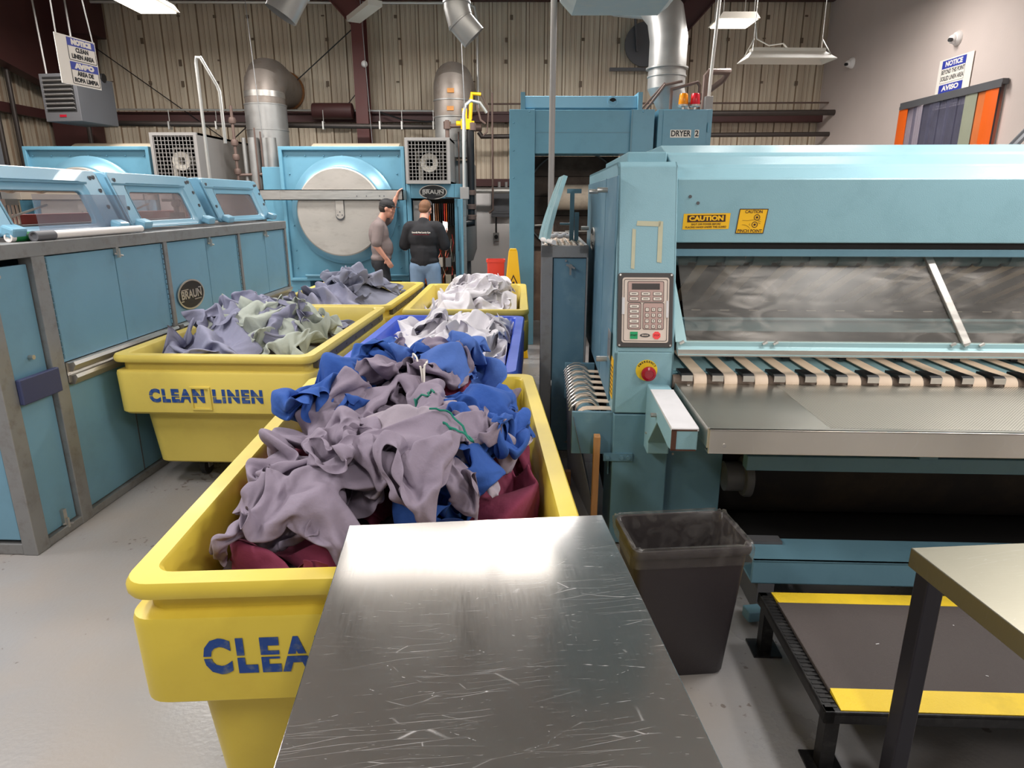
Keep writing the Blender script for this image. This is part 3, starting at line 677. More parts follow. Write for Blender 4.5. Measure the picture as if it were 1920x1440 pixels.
def garment(kind, cs, layers):
    W, H, ins = cells_of(kind)
    nx = int(round(W / cs)); ny = int(round(H / cs)); dx = W / nx; dy = H / ny
    S = {(i, j) for i in range(nx) for j in range(ny) if ins(-W / 2 + (i + .5) * dx, (j + .5) * dy)}
    idx = {}; vs = []; fs = []
    def bd(i, j): return sum(c in S for c in ((i - 1, j - 1), (i, j - 1), (i - 1, j), (i, j))) < 4
    def openv(i, j):
        x = -W / 2 + i * dx; y = j * dy
        if kind == 'shirt': return y < .001 or (abs(x) < .12 and y > .6) or abs(x) > W / 2 - .001
        return y < .001 or y > H - .001
    def v(i, j, l):
        if layers == 2 and bd(i, j) and not openv(i, j): l = 2
        k = (i, j, l)
        if k not in idx:
            idx[k] = len(vs); vs.append((-W / 2 + i * dx, j * dy - H / 2, (0, .010, .005)[l]))
        return idx[k]
    for (i, j) in sorted(S):
        for l in range(layers):
            q = [v(i, j, l), v(i + 1, j, l), v(i + 1, j + 1, l), v(i, j + 1, l)]
            fs.append(q if l else q[::-1])
    return vs, fs

def drape(vs, fs, loc, rot, seed, coll, frames, crump, stiff, lim=(9, 9)):
    me = bpy.data.meshes.new('g'); me.from_pydata(vs, [], fs)
    o = bpy.data.objects.new('g', me); COL.objects.link(o)
    rn = random.Random(seed); A = np.array(vs); B = A.copy()
    an = rn.random() * PI; ph = rn.random() * 6
    d = A[:, 0] * math.cos(an) + A[:, 1] * math.sin(an); e = -A[:, 0] * math.sin(an) + A[:, 1] * math.cos(an)
    fr = rn.uniform(9, 16); amp = .06 * (1 - crump) / .3
    z = A[:, 2] + amp * np.sin(d * fr * 2 + ph + 2 * np.sin(e * 5 + ph)) + .03 * (1 - crump) / .3 * np.sin(e * 11 + ph * 2)
    d2 = d * crump; e2 = e * min(1, crump + .12)
    X = d2 * math.cos(an) - e2 * math.sin(an); Y = d2 * math.sin(an) + e2 * math.cos(an)
    ca, sa = math.cos(rot), math.sin(rot)
    B[:, 0] = X * ca - Y * sa + loc[0]; B[:, 1] = X * sa + Y * ca + loc[1]; B[:, 2] = z + loc[2]
    for a in (0, 1):                       # gather the cloth inside the cart walls before it falls
        k0 = lim[a] * .62; q = np.abs(B[:, a]); ex = np.maximum(q - k0, 0); r = lim[a] - k0
        B[:, a] = np.sign(B[:, a]) * (np.minimum(q, k0) + r * np.tanh(ex / r)); B[:, 2] += .35 * (ex - r * np.tanh(ex / r)) * (1 + .5 * np.sin(B[:, 1 - a] * 24 + ph))
    o.shape_key_add(name='Basis'); k = o.shape_key_add(name='rest')
    o.data.shape_keys.key_blocks[0].data.foreach_set('co', B.ravel()); k.data.foreach_set('co', A.ravel()); me.vertices.foreach_set('co', B.ravel())
    m = o.modifiers.new('Cloth', 'CLOTH'); s = m.settings
    s.quality = 5; s.mass = .2; s.air_damping = 2
    s.tension_stiffness = 20; s.compression_stiffness = 20; s.shear_stiffness = 6; s.bending_stiffness = stiff
    s.tension_damping = 8; s.compression_damping = 8; s.shear_damping = 8
    s.rest_shape_key = k
    c = m.collision_settings; c.use_collision = True; c.distance_min = .005; c.collision_quality = 3
    c.use_self_collision = True; c.self_distance_min = .004; c.self_friction = 5; c.collection = coll
    m.point_cache.frame_start = 1; m.point_cache.frame_end = frames + 2
    for f in range(1, frames + 1): SC.frame_set(f)
    ev = o.evaluated_get(bpy.context.evaluated_depsgraph_get()); em = ev.to_mesh()
    out = np.empty(len(em.vertices) * 3); em.vertices.foreach_get('co', out); ev.to_mesh_clear()
    bpy.data.objects.remove(o); bpy.data.meshes.remove(me)
    return out.reshape(-1, 3)

def heap_grid(C, hf, n=44, inset=.105):
    w = C['w'] - 2 * inset; l = C['l'] - 2 * inset
    m = MB(); vs = []; fs = []
    for j in range(n + 1):
        for i in range(n + 1):
            x = -w / 2 + w * i / n; y = -l / 2 + l * j / n
            vs.append((x, y, hf(x, y)))
    for j in range(n):
        for i in range(n):
            a = j * (n + 1) + i; fs.append((a, a + 1, a + n + 2, a + n + 1))
    return m.add(vs, fs)

def collider(mb, coll):
    me = bpy.data.meshes.new('col'); me.from_pydata(mb.v, [], mb.f); me.update()
    o = bpy.data.objects.new('col', me); COL.objects.link(o); coll.objects.link(o)
    o.modifiers.new('C', 'COLLISION'); o.collision.thickness_outer = .004; o.collision.cloth_friction = 20; o.collision.damping = .6
    return o

def pile(C, hf, spec, heap_mat, heap_label, cs=.028, frames=45):
    """spec rows: (name, kind, layers, material, label, category, x, y, rot, crumple, stiffness, group)"""
    ET = thing('tmp', '', '', (C['loc'][0], C['loc'][1], 0), C['rz']); Mx = Matrix.Translation((C['loc'][0], C['loc'][1], 0)) @ Matrix.Rotation(C['rz'], 4, 'Z')
    bpy.data.objects.remove(ET)
    coll = bpy.data.collections.new('c'); SC.collection.children.link(coll)
    hm = heap_grid(C, hf)
    w, l, h = C['w'], C['l'], C['h']
    cols = [collider(hm, coll)]
    wall = MB()
    def rg(dw, z): return [(x, y, z) for x, y in rrect(w - 2 * dw, l - 2 * dw, .05, 4)]
    wall.loft([rg(.0, h - .06), rg(0, h), rg(.07, h), rg(.10, h - .35), rg(.2, .3)], caps=(False, False))
    cols.append(collider(wall, coll))
    guide = MB().loft([rg(.03, h + .01), rg(.03, h + .9)], caps=(False, False))   # keeps falling cloth inside; removed below
    cols.append(collider(guide, coll)); cols[-1].collision.thickness_outer = .010; cols[-1].collision.cloth_friction = 2
    heap = obj('heaped_linen', hm, heap_mat, smooth=60); heap.matrix_world = Mx
    tag(heap, heap_label, 'laundry', kind='stuff')
    out = []
    for k, (name, kind, layers, mt, label, cat, x, y, rot, cr, st, grp) in enumerate(spec):
        vs, fs = garment(kind, cs, layers)
        best = None
        for att in range(3):                     # drop again, nearer the middle, if the piece slid over the rim
            z = max(hf(x + a, y + b) for a in (-.25, 0, .25) for b in (-.25, 0, .25)) + .15 + .006 * k
            z = max(z, h + .08)
            P = drape(vs, fs, (x, y, z), rot, k * 7 + 3 + 100 * att, coll, frames, cr, st, (w / 2 - .14, l / 2 - .14))
            out_ = ((np.abs(P[:, 0]) > w / 2 - .02) | (np.abs(P[:, 1]) > l / 2 - .02)).mean()
            if best is None or out_ < best[0]: best = (out_, P)
            if out_ < .02: break
            x *= .7; y *= .88
        P = best[1]
        mb = MB(); mb.add([tuple(p) for p in P], fs)
        cols.append(collider(mb, coll))
        o = obj(name, mb, M[mt], smooth=0); o.data.polygons.foreach_set('use_smooth', [True] * len(o.data.polygons))
        o.matrix_world = Mx
        sd = o.modifiers.new('thickness', 'SOLIDIFY'); sd.thickness = .0022
        ss = o.modifiers.new('smooth', 'SUBSURF'); ss.levels = 1; ss.render_levels = 2
        tag(o, label, cat, grp); out.append(o)
    for c in cols:
        me = c.data; bpy.data.objects.remove(c); bpy.data.meshes.remove(me)
    SC.collection.children.unlink(coll); bpy.data.collections.remove(coll)
    SC.frame_set(1)
    return out

def bump(x, y, s=4.0, o=0.0): return noise.noise(Vector((x * s, y * s, o)))
def h1(x, y):
    g = math.exp(-((x - .02) / .5) ** 2 - ((y - .52) / .55) ** 2)
    return .715 + .06 * g - .04 * (abs(x) / .48) ** 2 + .035 * bump(x, y, 5, 1)
S, P_, T_ = 'shirt', 'pants', 'towel'
G1 = 'scrubs heaped in the nearest cart'
spec1 = [
    ('scrub_trousers', P_, 2, 'cloth_maroon', 'maroon scrubs at the near end, crushed against the yellow wall', 'scrubs', -.26, -.66, .5, .70, .1, G1),
    ('scrub_shirt', S, 2, 'cloth_maroon', 'maroon top peeping out between grey trousers on the aisle side', 'scrubs', -.24, -.22, 1.2, .64, .1, G1),
    ('scrub_shirt', S, 2, 'cloth_grey', 'grey top on the far slope towards the white sheets', 'scrubs', -.10, .58, 2.2, .64, .1, G1),
    ('scrub_trousers', P_, 2, 'cloth_grey', 'grey scrubs slumped in the far corner of the nearest cart', 'scrubs', .27, .62, .1, .62, .1, G1),
    ('scrub_trousers', P_, 2, 'cloth_blue2', 'mid blue trousers trailing down the ironer side of the pile', 'scrubs', .25, .42, .2, .62, .1, G1),
    ('scrub_shirt', S, 2, 'cloth_maroon', 'dark maroon scrap wedged under the bright blue top', 'scrubs', .28, -.2, .3, .62, .1, G1),
    ('scrub_trousers', P_, 2, 'cloth_maroon', 'maroon trousers lying beside the rim facing the ironer', 'scrubs', .27, .2, .5, .62, .1, G1),
    ('scrub_shirt', S, 2, 'cloth_grey2', 'light grey top between the maroon trousers and the bright blue top', 'scrubs', .26, -.04, 1.9, .60, .1, G1),
    ('scrub_trousers', P_, 2, 'cloth_grey', 'grey trousers running from the middle down to the aisle-side corner', 'scrubs', -.20, -.22, -.3, .78, .14, G1),
    ('scrub_shirt', S, 2, 'cloth_grey', 'grey top with rolled sleeve leaning on the near corner of the rim', 'scrubs', -.27, -.55, 1.0, .66, .14, G1),
    ('scrub_shirt', T_, 2, 'cloth_blue', 'bright blue top next to the steel table corner', 'scrubs', .31, -.42, .1, .64, .1, G1),
    ('scrub_shirt', T_, 2, 'cloth_blue', 'second bright blue top, just behind the one at the steel table corner', 'scrubs', .31, -.16, .3, .62, .1, G1),
    ('scrub_trousers', P_, 2, 'cloth_grey', 'grey trousers lying flat along the front of the pile by the steel table', 'scrubs', .0, -.66, 1.45, .82, .14, G1),
    ('scrub_shirt', S, 2, 'cloth_grey2', 'crumpled grey top on the middle of the pile under the smooth leg', 'scrubs', .04, -.28, 2.0, .70, .1, G1),
    ('scrub_trousers', P_, 2, 'cloth_grey', 'grey trousers with a smooth open leg across the middle of the pile', 'scrubs', -.03, .0, .25, .82, .14, G1),
    ('scrub_trousers', P_, 2, 'cloth_grey', 'grey trousers with creased leg lying along the aisle-side rim', 'scrubs', -.28, -.18, .05, .66, .12, G1),
    ('scrub_shirt', T_, 2, 'cloth_blue', 'royal blue top slumped by the aisle-side rim halfway along', 'scrubs', -.33, .14, .1, .62, .1, G1),
    ('scrub_shirt', T_, 2, 'cloth_blue', 'royal blue top lying along the rim below the peak of the pile', 'scrubs', -.31, .46, .05, .62, .1, G1),
    ('scrub_shirt', S, 2, 'cloth_grey', 'grey top spread behind the steel table, nearest the front rim', 'scrubs', .12, -.58, .4, .72, .12, G1),
    ('scrub_shirt', S, 2, 'cloth_blue2', 'mid blue top thrown over the peak of the pile', 'scrubs', .14, .50, 2.8, .62, .1, G1),
    ('scrub_shirt', S, 2, 'cloth_blue', 'dark blue top folded behind the peak of the pile', 'scrubs', -.08, .60, .4, .56, .1, G1),
    ('scrub_shirt', S, 2, 'cloth_grey', 'grey top draped just below the peak, under the white drawstring', 'scrubs', .0, .38, 3.3, .66, .1, G1),
]
def h2(x, y):
    g = math.exp(-((x + .1) / .5) ** 2 - ((y + .1) / .6) ** 2)
    return .66 + .33 * g + .03 * bump(x, y, 5, 2)
G2 = 'linen in the cart by the folding machine'
spec2 = [
    ('linen_sheet', 'sheet', 1, 'cloth_lilac', 'lilac grey sheet slumped at the front of its cart', 'linen', -.15, -.45, .4, .62, .04, G2),
    ('linen_sheet', 'sheet', 1, 'cloth_sage', 'pale sage sheet rolled by the inner rim', 'linen', .28, .0, 1.2, .55, .04, G2),
    ('linen_sheet', 'sheet', 1, 'cloth_lilac', 'lilac grey sheet along the machine side', 'linen', -.3, .25, 2.2, .62, .04, G2),
    ('linen_sheet', 'sheet', 1, 'cloth_sage', 'pale sage sheet bunched in tight ripples', 'linen', .25, -.35, .1, .52, .03, G2),
    ('linen_sheet', 'sheet', 1, 'cloth_slate', 'slate sheet trailing over the far end of the pile', 'linen', .12, .55, .7, .62, .04, G2),
    ('linen_sheet', 'sheet', 1, 'cloth_lilac', 'lilac grey sheet crowning the pile by the machine badge', 'linen', -.12, -.02, 1.8, .6, .04, G2),
    ('linen_towel', T_, 1, 'cloth_sage', 'small sage cloth lying on the lilac sheets', 'linen', -.2, -.3, .8, .6, .03, G2),
    ('linen_sheet', 'sheet', 1, 'cloth_lilac', 'smooth lilac sheet fold hanging toward the front rim', 'linen', .08, -.28, 2.7, .66, .04, G2),
]
def h3(x, y):
    g = math.exp(-((x - .0) / .5) ** 2 - ((y - .05) / .6) ** 2)
    return .66 + .30 * g + .03 * bump(x, y, 5, 3)
G3 = 'linen in the farthest grey cart'
spec3 = [
    ('linen_sheet', 'sheet', 1, 'cloth_lilac', 'lilac sheet at the machine side of the farthest grey cart', 'linen', -.25, -.3, .3, .6, .04, G3),
    ('linen_sheet', 'sheet', 1, 'cloth_slate', 'slate sheet along the inner rim of the farthest grey cart', 'linen', .2, -.1, 1.3, .58, .04, G3),
    ('linen_sheet', 'sheet', 1, 'cloth_slate', 'slate sheet at the back of the farthest grey cart', 'linen', .05, .35, 2.3, .6, .04, G3),
    ('linen_sheet', 'sheet', 1, 'cloth_slate', 'slate sheet topping the pile in front of the man in black trousers', 'linen', -.05, .02, .9, .58, .04, G3),
]
def hb(x, y):
    g = math.exp(-((x - .05) / .5) ** 2 - ((y - .25) / .75) ** 2)
    return .63 + .25 * g + .03 * bump(x, y, 5, 4)
GB = 'white sheets in the blue cart'
specb = [
    ('linen_sheet', 'sheet', 1, 'cloth_white', 'white sheet bunched in the far corner of the blue cart', 'sheet', .28, .45, .3, .66, .06, GB),
    ('linen_sheet', 'sheet', 1, 'cloth_white', 'white sheet along the blue cart wall near the ironer side', 'sheet', .25, -.2, 1.3, .66, .06, GB),
    ('linen_sheet', 'sheet', 1, 'cloth_white', 'white sheet sliding toward the grey scrubs in the blue cart', 'sheet', -.12, -.35, 2.3, .66, .06, GB),
    ('linen_sheet', 'sheet', 1, 'cloth_white', 'white sheet at the far end of the blue cart', 'sheet', -.1, .55, .9, .66, .06, GB),
    ('linen_sheet', 'sheet', 1, 'cloth_white', 'broad smooth white sheet on top of the blue cart pile', 'sheet', -.02, .12, 1.9, .84, .1, GB),
]
def h4(x, y):
    g = math.exp(-((x - .1) / .45) ** 2 - ((y - .15) / .55) ** 2)
    return .66 + .30 * g + .03 * bump(x, y, 5, 5)
G4 = 'white sheets in the yellow cart by the wet floor sign'
spec4 = [
    ('linen_sheet', 'sheet', 1, 'cloth_white', 'white sheet spilling over the front rim of its yellow cart', 'sheet', .02, -.62, .3, .66, .06, G4),
    ('linen_sheet', 'sheet', 1, 'cloth_white', 'white sheet at the ironer side of the tall white pile', 'sheet', .3, -.1, 1.3, .66, .06, G4),
    ('linen_sheet', 'sheet', 1, 'cloth_white', 'white sheet on the aisle side of the tall white pile', 'sheet', -.15, -.1, 2.3, .66, .06, G4),
    ('linen_sheet', 'sheet', 1, 'cloth_white', 'white sheet at the back of the tall white pile', 'sheet', .1, .45, .9, .66, .06, G4),
    ('linen_sheet', 'sheet', 1, 'cloth_white', 'white sheet crowning the tall white pile', 'sheet', .1, .08, 1.9, .72, .06, G4),
]
PILES = [
    pile(C1, h1, spec1, M['cloth_grey'], 'mass of grey scrubs underneath in the nearest cart', cs=.029, frames=42),
    pile(C2, h2, spec2, M['cloth_lilac'], 'mass of lilac linen underneath in the cart by the machine', cs=.036, frames=42),
    pile(C3, h3, spec3, M['cloth_slate'], 'mass of slate linen underneath in the farthest grey cart', cs=.045),
    pile(CB, hb, specb, M['cloth_white'], 'mass of white linen underneath in the blue cart', cs=.040, frames=52),
    pile(C4, h4, spec4, M['cloth_white'], 'mass of white linen underneath in the yellow cart by the wet floor sign', cs=.042, frames=52),
]
# ------------------------------------------------------------------ folding machine along the aisle (local: x out of the face, y along it)
def badge(parent, loc, rot, w, h, name='badge'):
    b = MB(); n = 40
    ell = [(w / 2 * math.cos(2 * PI * i / n), h / 2 * math.sin(2 * PI * i / n)) for i in range(n)]
    inn = [(p[0] * .93, p[1] * .90) for p in ell]
    b.frame(ell, inn, lambda x, y: (x, y, .008), lambda x, y: (x, y, 0), 1)
    b.prism(inn, 'z', 0, .004, 0)
    o = obj(name, b, [M['black'], M['alu']], parent, smooth=30, label='black oval maker badge with silver letters')
    o.location = loc; o.rotation_euler = rot
    text('badge_lettering', 'BRAUN', h * .38, M['alu'], o, (0, 0, .006), (0, 0, 0), bold=.0022, width=w * .76, ext=.002)
    bb = MB().box(-w * .36, -w * .1, h * .165, h * .195, .004, .007).box(w * .1, w * .36, -h * .205, -h * .18, .004, .007)
    bb.box(-w * .40, -w * .30, -h * .2, -h * .165, .004, .007).box(w * .28, w * .40, h * .16, h * .195, .004, .007)
    obj('badge_underline', bb, M['alu'], o, smooth=0)
    return o

fmz = math.atan(.0415)
fmach = thing('folding_machine', 'long blue panelled folding machine with grey frame running along the aisle', 'laundry machine', (-2.42, 2.96, 0), -fmz)
LEN, DEP, TOP = 3.74, 1.5, 1.545
fr = MB()
fr.box(-.075, 0, 0, .09, 0, TOP)                # corner post
fr.box(-.075, 0, .345, .435, 0.0, TOP)          # post by the first door
fr.box(-.075, .0, 1.535, 1.575, .03, TOP); fr.box(-.075, 0, 2.665, 2.70, .03, TOP); fr.box(-.075, 0, LEN - .035, LEN, 0, TOP)
fr.box(-DEP, .004, -.003, LEN + .003, 1.475, TOP + .002)             # table top with its edge channel
fr.box(-.07, -.003, .092, LEN - .036, .002, .045)
fr.box(-DEP + .082, -.077, .004, .06, .002, .06); fr.box(-DEP, -DEP + .08, 0, .08, 0, TOP); fr.box(-DEP, -DEP + .06, LEN - .06, LEN, 0, TOP)
obj('frame', fr, M['grey_frame'], fmach, smooth=0, bevel=.004)
obj('end_panel', MB().box(-DEP + .08, -.085, .012, .03, .08, 1.46), M['blue_door'], fmach, smooth=0, bevel=.003)
obj('rear_panel', MB().box(-DEP + .005, -DEP + .02, .08, LEN - .06, .06, 1.47), M['blue_door'], fmach, smooth=0)
obj('end_panel', MB().box(-DEP + .06, -.08, LEN - .03, LEN - .012, .06, 1.47), M['blue_door'], fmach, smooth=0)
def fdoor(y0, y1, z0, z1, x=-.018, latch=None, hinge=None):
    d = obj('door', MB().box(x - .02, x, y0, y1, z0, z1), M['blue_door'], fmach, smooth=0, bevel=.003)
    if latch:
        ly, lz = latch
        m = MB().box(x, x + .02, ly - .012, ly + .012, lz - .06, lz + .02).box(x + .016, x + .032, ly - .007, ly + .007, lz - .085, lz - .03).cyl((x + .01, ly - .02, lz - .06), (x + .03, ly + .03, lz - .075), .006, n=8)
        obj('latch', m, M['alu'], d, smooth=0)
    if hinge is not None:
        m = MB(); z = z0 + .02
        while z < z1 - .02:
            m.cyl((x + .003, hinge, z), (x + .003, hinge, z + .028), .006, n=6); z += .034
        obj('piano_hinge', m, M['blue_door'], d, smooth=0)
    return d
# narrow access panel, then the tall doors above the rail and fixed panels below it
fdoor(.095, .34, .05, 1.44, x=-.03, latch=(.24, .12))
for (a, b, lt, hg) in ((.455, 1.02, None, .462), (1.026, 1.532, (1.03, 1.50), 1.526), (1.582, 2.132, None, 1.588), (2.138, 2.662, (2.17, 1.49), 2.656), (2.71, 3.235, None, 2.716), (3.241, 3.70, (3.23, 1.50), 3.694)):
    fdoor(a, b, .905, 1.468, latch=lt, hinge=hg)
for (a, b) in ((.455, 1.532), (1.582, 2.662), (2.71, 3.70)):
    dd = obj('lower_panel', MB().box(-.045, -.03, a, b, .05, .80), M['blue_door'], fmach, smooth=0, bevel=.003)
    obj('seam_strip', MB().box(-.0305, -.027, (a + b) / 2 - .004, (a + b) / 2 + .004, .05, .8), M['dark_grey'], dd, smooth=0)
    rl = MB()
    for z in (.875, .805):
        rl.prism([(-.02, z - .028), (.012, z - .024), (.034, z + .012), (.026, z + .03), (.0, z + .022), (-.02, z + .026)], 'y', a + .01, b - .005)
    rl.box(-.03, -.012, a, b, .79, .90)
    obj('guide_rail', rl, M['alu'], fmach, smooth=0, label='bright aluminium guide rail')
obj('bumper_pad', MB().box(-.005, .022, .09, .36, .775, .905), M['bumper'], fmach, smooth=0, bevel=.006, label='navy bumper pad')
badge(fmach, (-.012, 1.815, 1.085), (R(90), 0, R(90)), .37, .215)
kn = MB()
for (yy, zz) in ((.24, .985), (.13, 1.4)): kn.cyl((-.03, yy, zz), (-.005, yy, zz), .012, n=10)
obj('panel_fastener', kn, M['alu'], fmach)
# perforated edge strip on the worktop, dusty ledge
pf = MB()
for k in range(92): pf.box(-.075, -.045, .3 + k * .037, .322 + k * .037, TOP, TOP + .002)
obj('perforated_strip', pf, M['dark_grey'], fmach, smooth=0)

# three moulded hoods
def hood(y0, y1):
    h = thing('hood', '', ''); h.parent = fmach
    for k in ('label', 'category'):
        if k in h: del h[k]
    zb, zt = TOP + .022, 1.925
    def X(z, off=0): return -.135 - .14 * (z - zb) / (zt - zb) + off
    outer = rrect(y1 - y0, zt - zb, .035, 6, (y0 + y1) / 2, (zb + zt) / 2)
    wy0, wy1, wz0, wz1 = y0 + .17, y1 - .2, 1.612, 1.80
    inner = rrect(wy1 - wy0, wz1 - wz0, .035, 6, (wy0 + wy1) / 2, (wz0 + wz1) / 2)
    mid = rrect(wy1 - wy0 + .08, wz1 - wz0 + .09, .05, 6, (wy0 + wy1) / 2, (wz0 + wz1) / 2 + .012)
    m = MB()
    m.frame(outer, mid, lambda y, z: (X(z), y, z), lambda y, z: (X(z, -.03), y, z))
    n = len(mid)
    # sunken window surround
    vs = [(X(z), y, z) for y, z in mid] + [(X(z, -.016), y, z) for y, z in [(((p[0] + q[0]) / 2), (p[1] + q[1]) / 2) for p, q in zip(mid, inner)]] + [(X(z, -.018), y, z) for y, z in inner] + [(X(z, -.045), y, z) for y, z in inner]
    fs = []
    for k in range(3):
        for i in range(n):
            j = (i + 1) % n; fs.append((k * n + i, k * n + j, (k + 1) * n + j, (k + 1) * n + i))
    m.add(vs, fs)
    # flanks and roof folding back to the hinge
    for yy in (y0, y1):
        s = .02 if yy == y0 else -.02
        m.prism([(X(zb + .02), zb + .02), (X(zt - .02), zt - .02), (X(zt) - .03, zt), (-.62, zt - .02), (-.62, zt - .10), (X(zt) - .12, zt - .12), (X(zb) - .10, zb + .02)], 'y', min(yy, yy + s), max(yy, yy + s))
    m.prism([(X(zt, -.01), zt - .03), (X(zt, -.012), zt - .004), (X(zt, -.04), zt + .004), (-.62, zt - .016), (-.62, zt - .03)], 'y', y0 + .01, y1 - .01)
    # raised ridge line above the window
    o = obj('shell', m, M['blue_hood'], h, smooth=50, bevel=.006)
    g = MB(); g.bar((X(zt - .075, .002), y0 + .0, zt - .075), (X(zt - .075, .002), y1 - .14, zt - .075), .006, .012, (0, 0, 1)); 
    obj('groove', g, M['blue_door'], o, smooth=0)
    for yy in (y0 + .06, y1 - .1): obj('foot', MB().obox((-.10, yy, zb + .03), (.07, .10, .055), (0, .35, 0)), M['blue_hood'], h, smooth=0, bevel=.012)
    sc = MB()
    for (yy, zz) in ((y1 - .05, zt - .04), (y1 - .085, zt - .045), (y1 - .045, zt - .12), (y1 - .05, zb + .14), (y0 + .05, zt - .05), (y0 + .05, zb + .13)):
        sc.cyl((X(zz, -.005), yy, zz), (X(zz, .006), yy, zz), .013, n=10)
    obj('screw_cap', sc, M['dark_grey'], h, smooth=30)
    wn = MB().frame(inner, [((wy0 + wy1) / 2 + (p[0] - (wy0 + wy1) / 2) * .001, (wz0 + wz1) / 2 + (p[1] - (wz0 + wz1) / 2) * .001) for p in inner], lambda y, z: (X(z, -.028), y, z), lambda y, z: (X(z, -.031), y, z))
    return h, wn
for k, (a, b) in enumerate(((.33, 1.35), (1.45, 2.49), (2.67, 3.76))):
    h, wn = hood(a, b)
    if k: obj('window', wn, M['glass_hood'], h, smooth=0, label='clouded window')
# works seen through the hood windows
ro = MB().cyl((-.62, .1, 1.83), (-.62, LEN - .1, 1.83), .035, n=20)
for y in (.55, .8, 1.05, 1.3, 1.9, 2.5, 3.1): ro.cyl((-.62, y, 1.83), (-.62, y + .025, 1.83), .042, n=20)
obj('spreader_roller', ro, M['tan'], fmach)
obj('rear_ledge', MB().box(-.95, -.66, .05, LEN - .05, 1.545, 1.60), M['grey_box'], fmach, smooth=0)
fk = MB()
for y in (.52, .75, 1.0, 1.75, 2.1, 2.9, 3.3):
    fk.box(-.60, -.57, y - .05, y + .05, 1.72, 1.755)
    for q in range(4): fk.box(-.59, -.578, y - .048 + q * .03, y - .04 + q * .03, 1.56, 1.73)
    fk.box(-.59, -.578, y - .05, y + .05, 1.60, 1.612)
obj('guide_fork', fk, M['beige_plastic'], fmach, smooth=0)
rd = MB()
for y in (.5, 1.6, 2.8): rd.tube([(-.5, y, 1.57), (-.55, y + .75, 1.72)], .007, 8)
obj('tie_rod', rd, M['beige_plastic'], fmach)
vb = MB().cyl((-.45, 2.57, 1.55), (-.45, 2.57, 1.82), .02, n=10).sph((-.45, 2.57, 1.72), .035).box(-.49, -.41, 2.53, 2.62, 1.60, 1.65).cyl((-.52, 2.5, 1.75), (-.38, 2.66, 1.75), .014, n=8)
obj('air_valve', vb, M['pipe_brown'], fmach, smooth=30)
rr = mat('rust_red_bar', (150, 60, 50), .6)
obj('red_bar', MB().box(-.8, -.72, .2, LEN - .2, 1.60, 1.66), rr, fmach, smooth=0, label='rust red bar')

# loose things on the machine's worktop
def onface(x, y, z):
    c, s = math.cos(-fmz), math.sin(-fmz)
    return (-2.42 + x * c - y * s, 2.96 + x * s + y * c, z)
t = thing('plastic_pipe', 'white plastic pipe with green wrap end lying under the clear sheet', 'pipe', onface(-.095, .34, TOP + .024), -fmz)
pr = [(.016, 0), (.022, 0), (.022, .9), (.016, .9)]
obj('pipe', MB().lathe([(.014, .01), (.015, 0), (.022, 0), (.022, .93), (.014, .93)], (0, 0, 0), (0, 1, 0), 18), M['white_plastic'], t)
obj('green_wrap', MB().lathe([(.0225, .03), (.0235, .032), (.0235, .2), (.0225, .202)], (0, 0, 0), (0, 1, 0), 18, caps=False), M['green'], t, label='green wrapped end')
t = thing('plastic_pipe', 'white plastic pipe with grey end sleeve lying on the machine edge', 'pipe', onface(-.032, .425, TOP + .027), -fmz)
obj('pipe', MB().lathe([(.016, .02), (.016, .12), (.021, .12), (.021, .93), (.014, .93)], (0, 0, 0), (0, 1, 0), 18), M['white_plastic'], t)
obj('grey_sleeve', MB().lathe([(.014, .012), (.019, .003), (.026, .003), (.026, .14), (.022, .145)], (0, 0, 0), (0, 1, 0), 18), M['grey_plastic'], t, label='dark grey end sleeve')
t = MB(); t.box(-.004, 0, 0, .80, 0, .19)
o = obj('clear_sheet', t, M['glass_sheet'], smooth=0); o.location = onface(-.125, .605, TOP + .045); o.rotation_euler = (0, R(-3), -fmz)
tag(o, 'loose clear plastic sheet leaning across the first two hoods', 'plastic sheet')
# bent conduit hoop standing behind the machine
t = MB().tube([(-3.10, 7.0, .0), (-3.10, 7.0, 3.04), (-3.09, 7.0, 3.09), (-3.05, 7.0, 3.09), (-2.92, 7.0, 2.84), (-2.90, 7.0, 2.78), (-2.90, 7.0, 2.3)], .016, 10)
tag(obj('conduit_hoop', t, M['conduit']), 'pale bent conduit hoop rising behind the folding machine', 'conduit')
# dark panel at the far left
o = tag(obj('equipment_panel', MB().box(-7.6, -6.95, 8.9, 9.4, 0, 2.52).box(-7.0, -6.94, 8.95, 9.0, 2.52, 2.6), M['dark_grey'], smooth=0), 'dark grey equipment panel beside the half-hidden washer', 'panel')
# ------------------------------------------------------------------ big front-loading washers against the far wall
def rivets(m, pts, y, r=.012):
    for x, z in pts: m.cyl((x, y, z), (x, y - .012, z), r, r * .5, n=8)

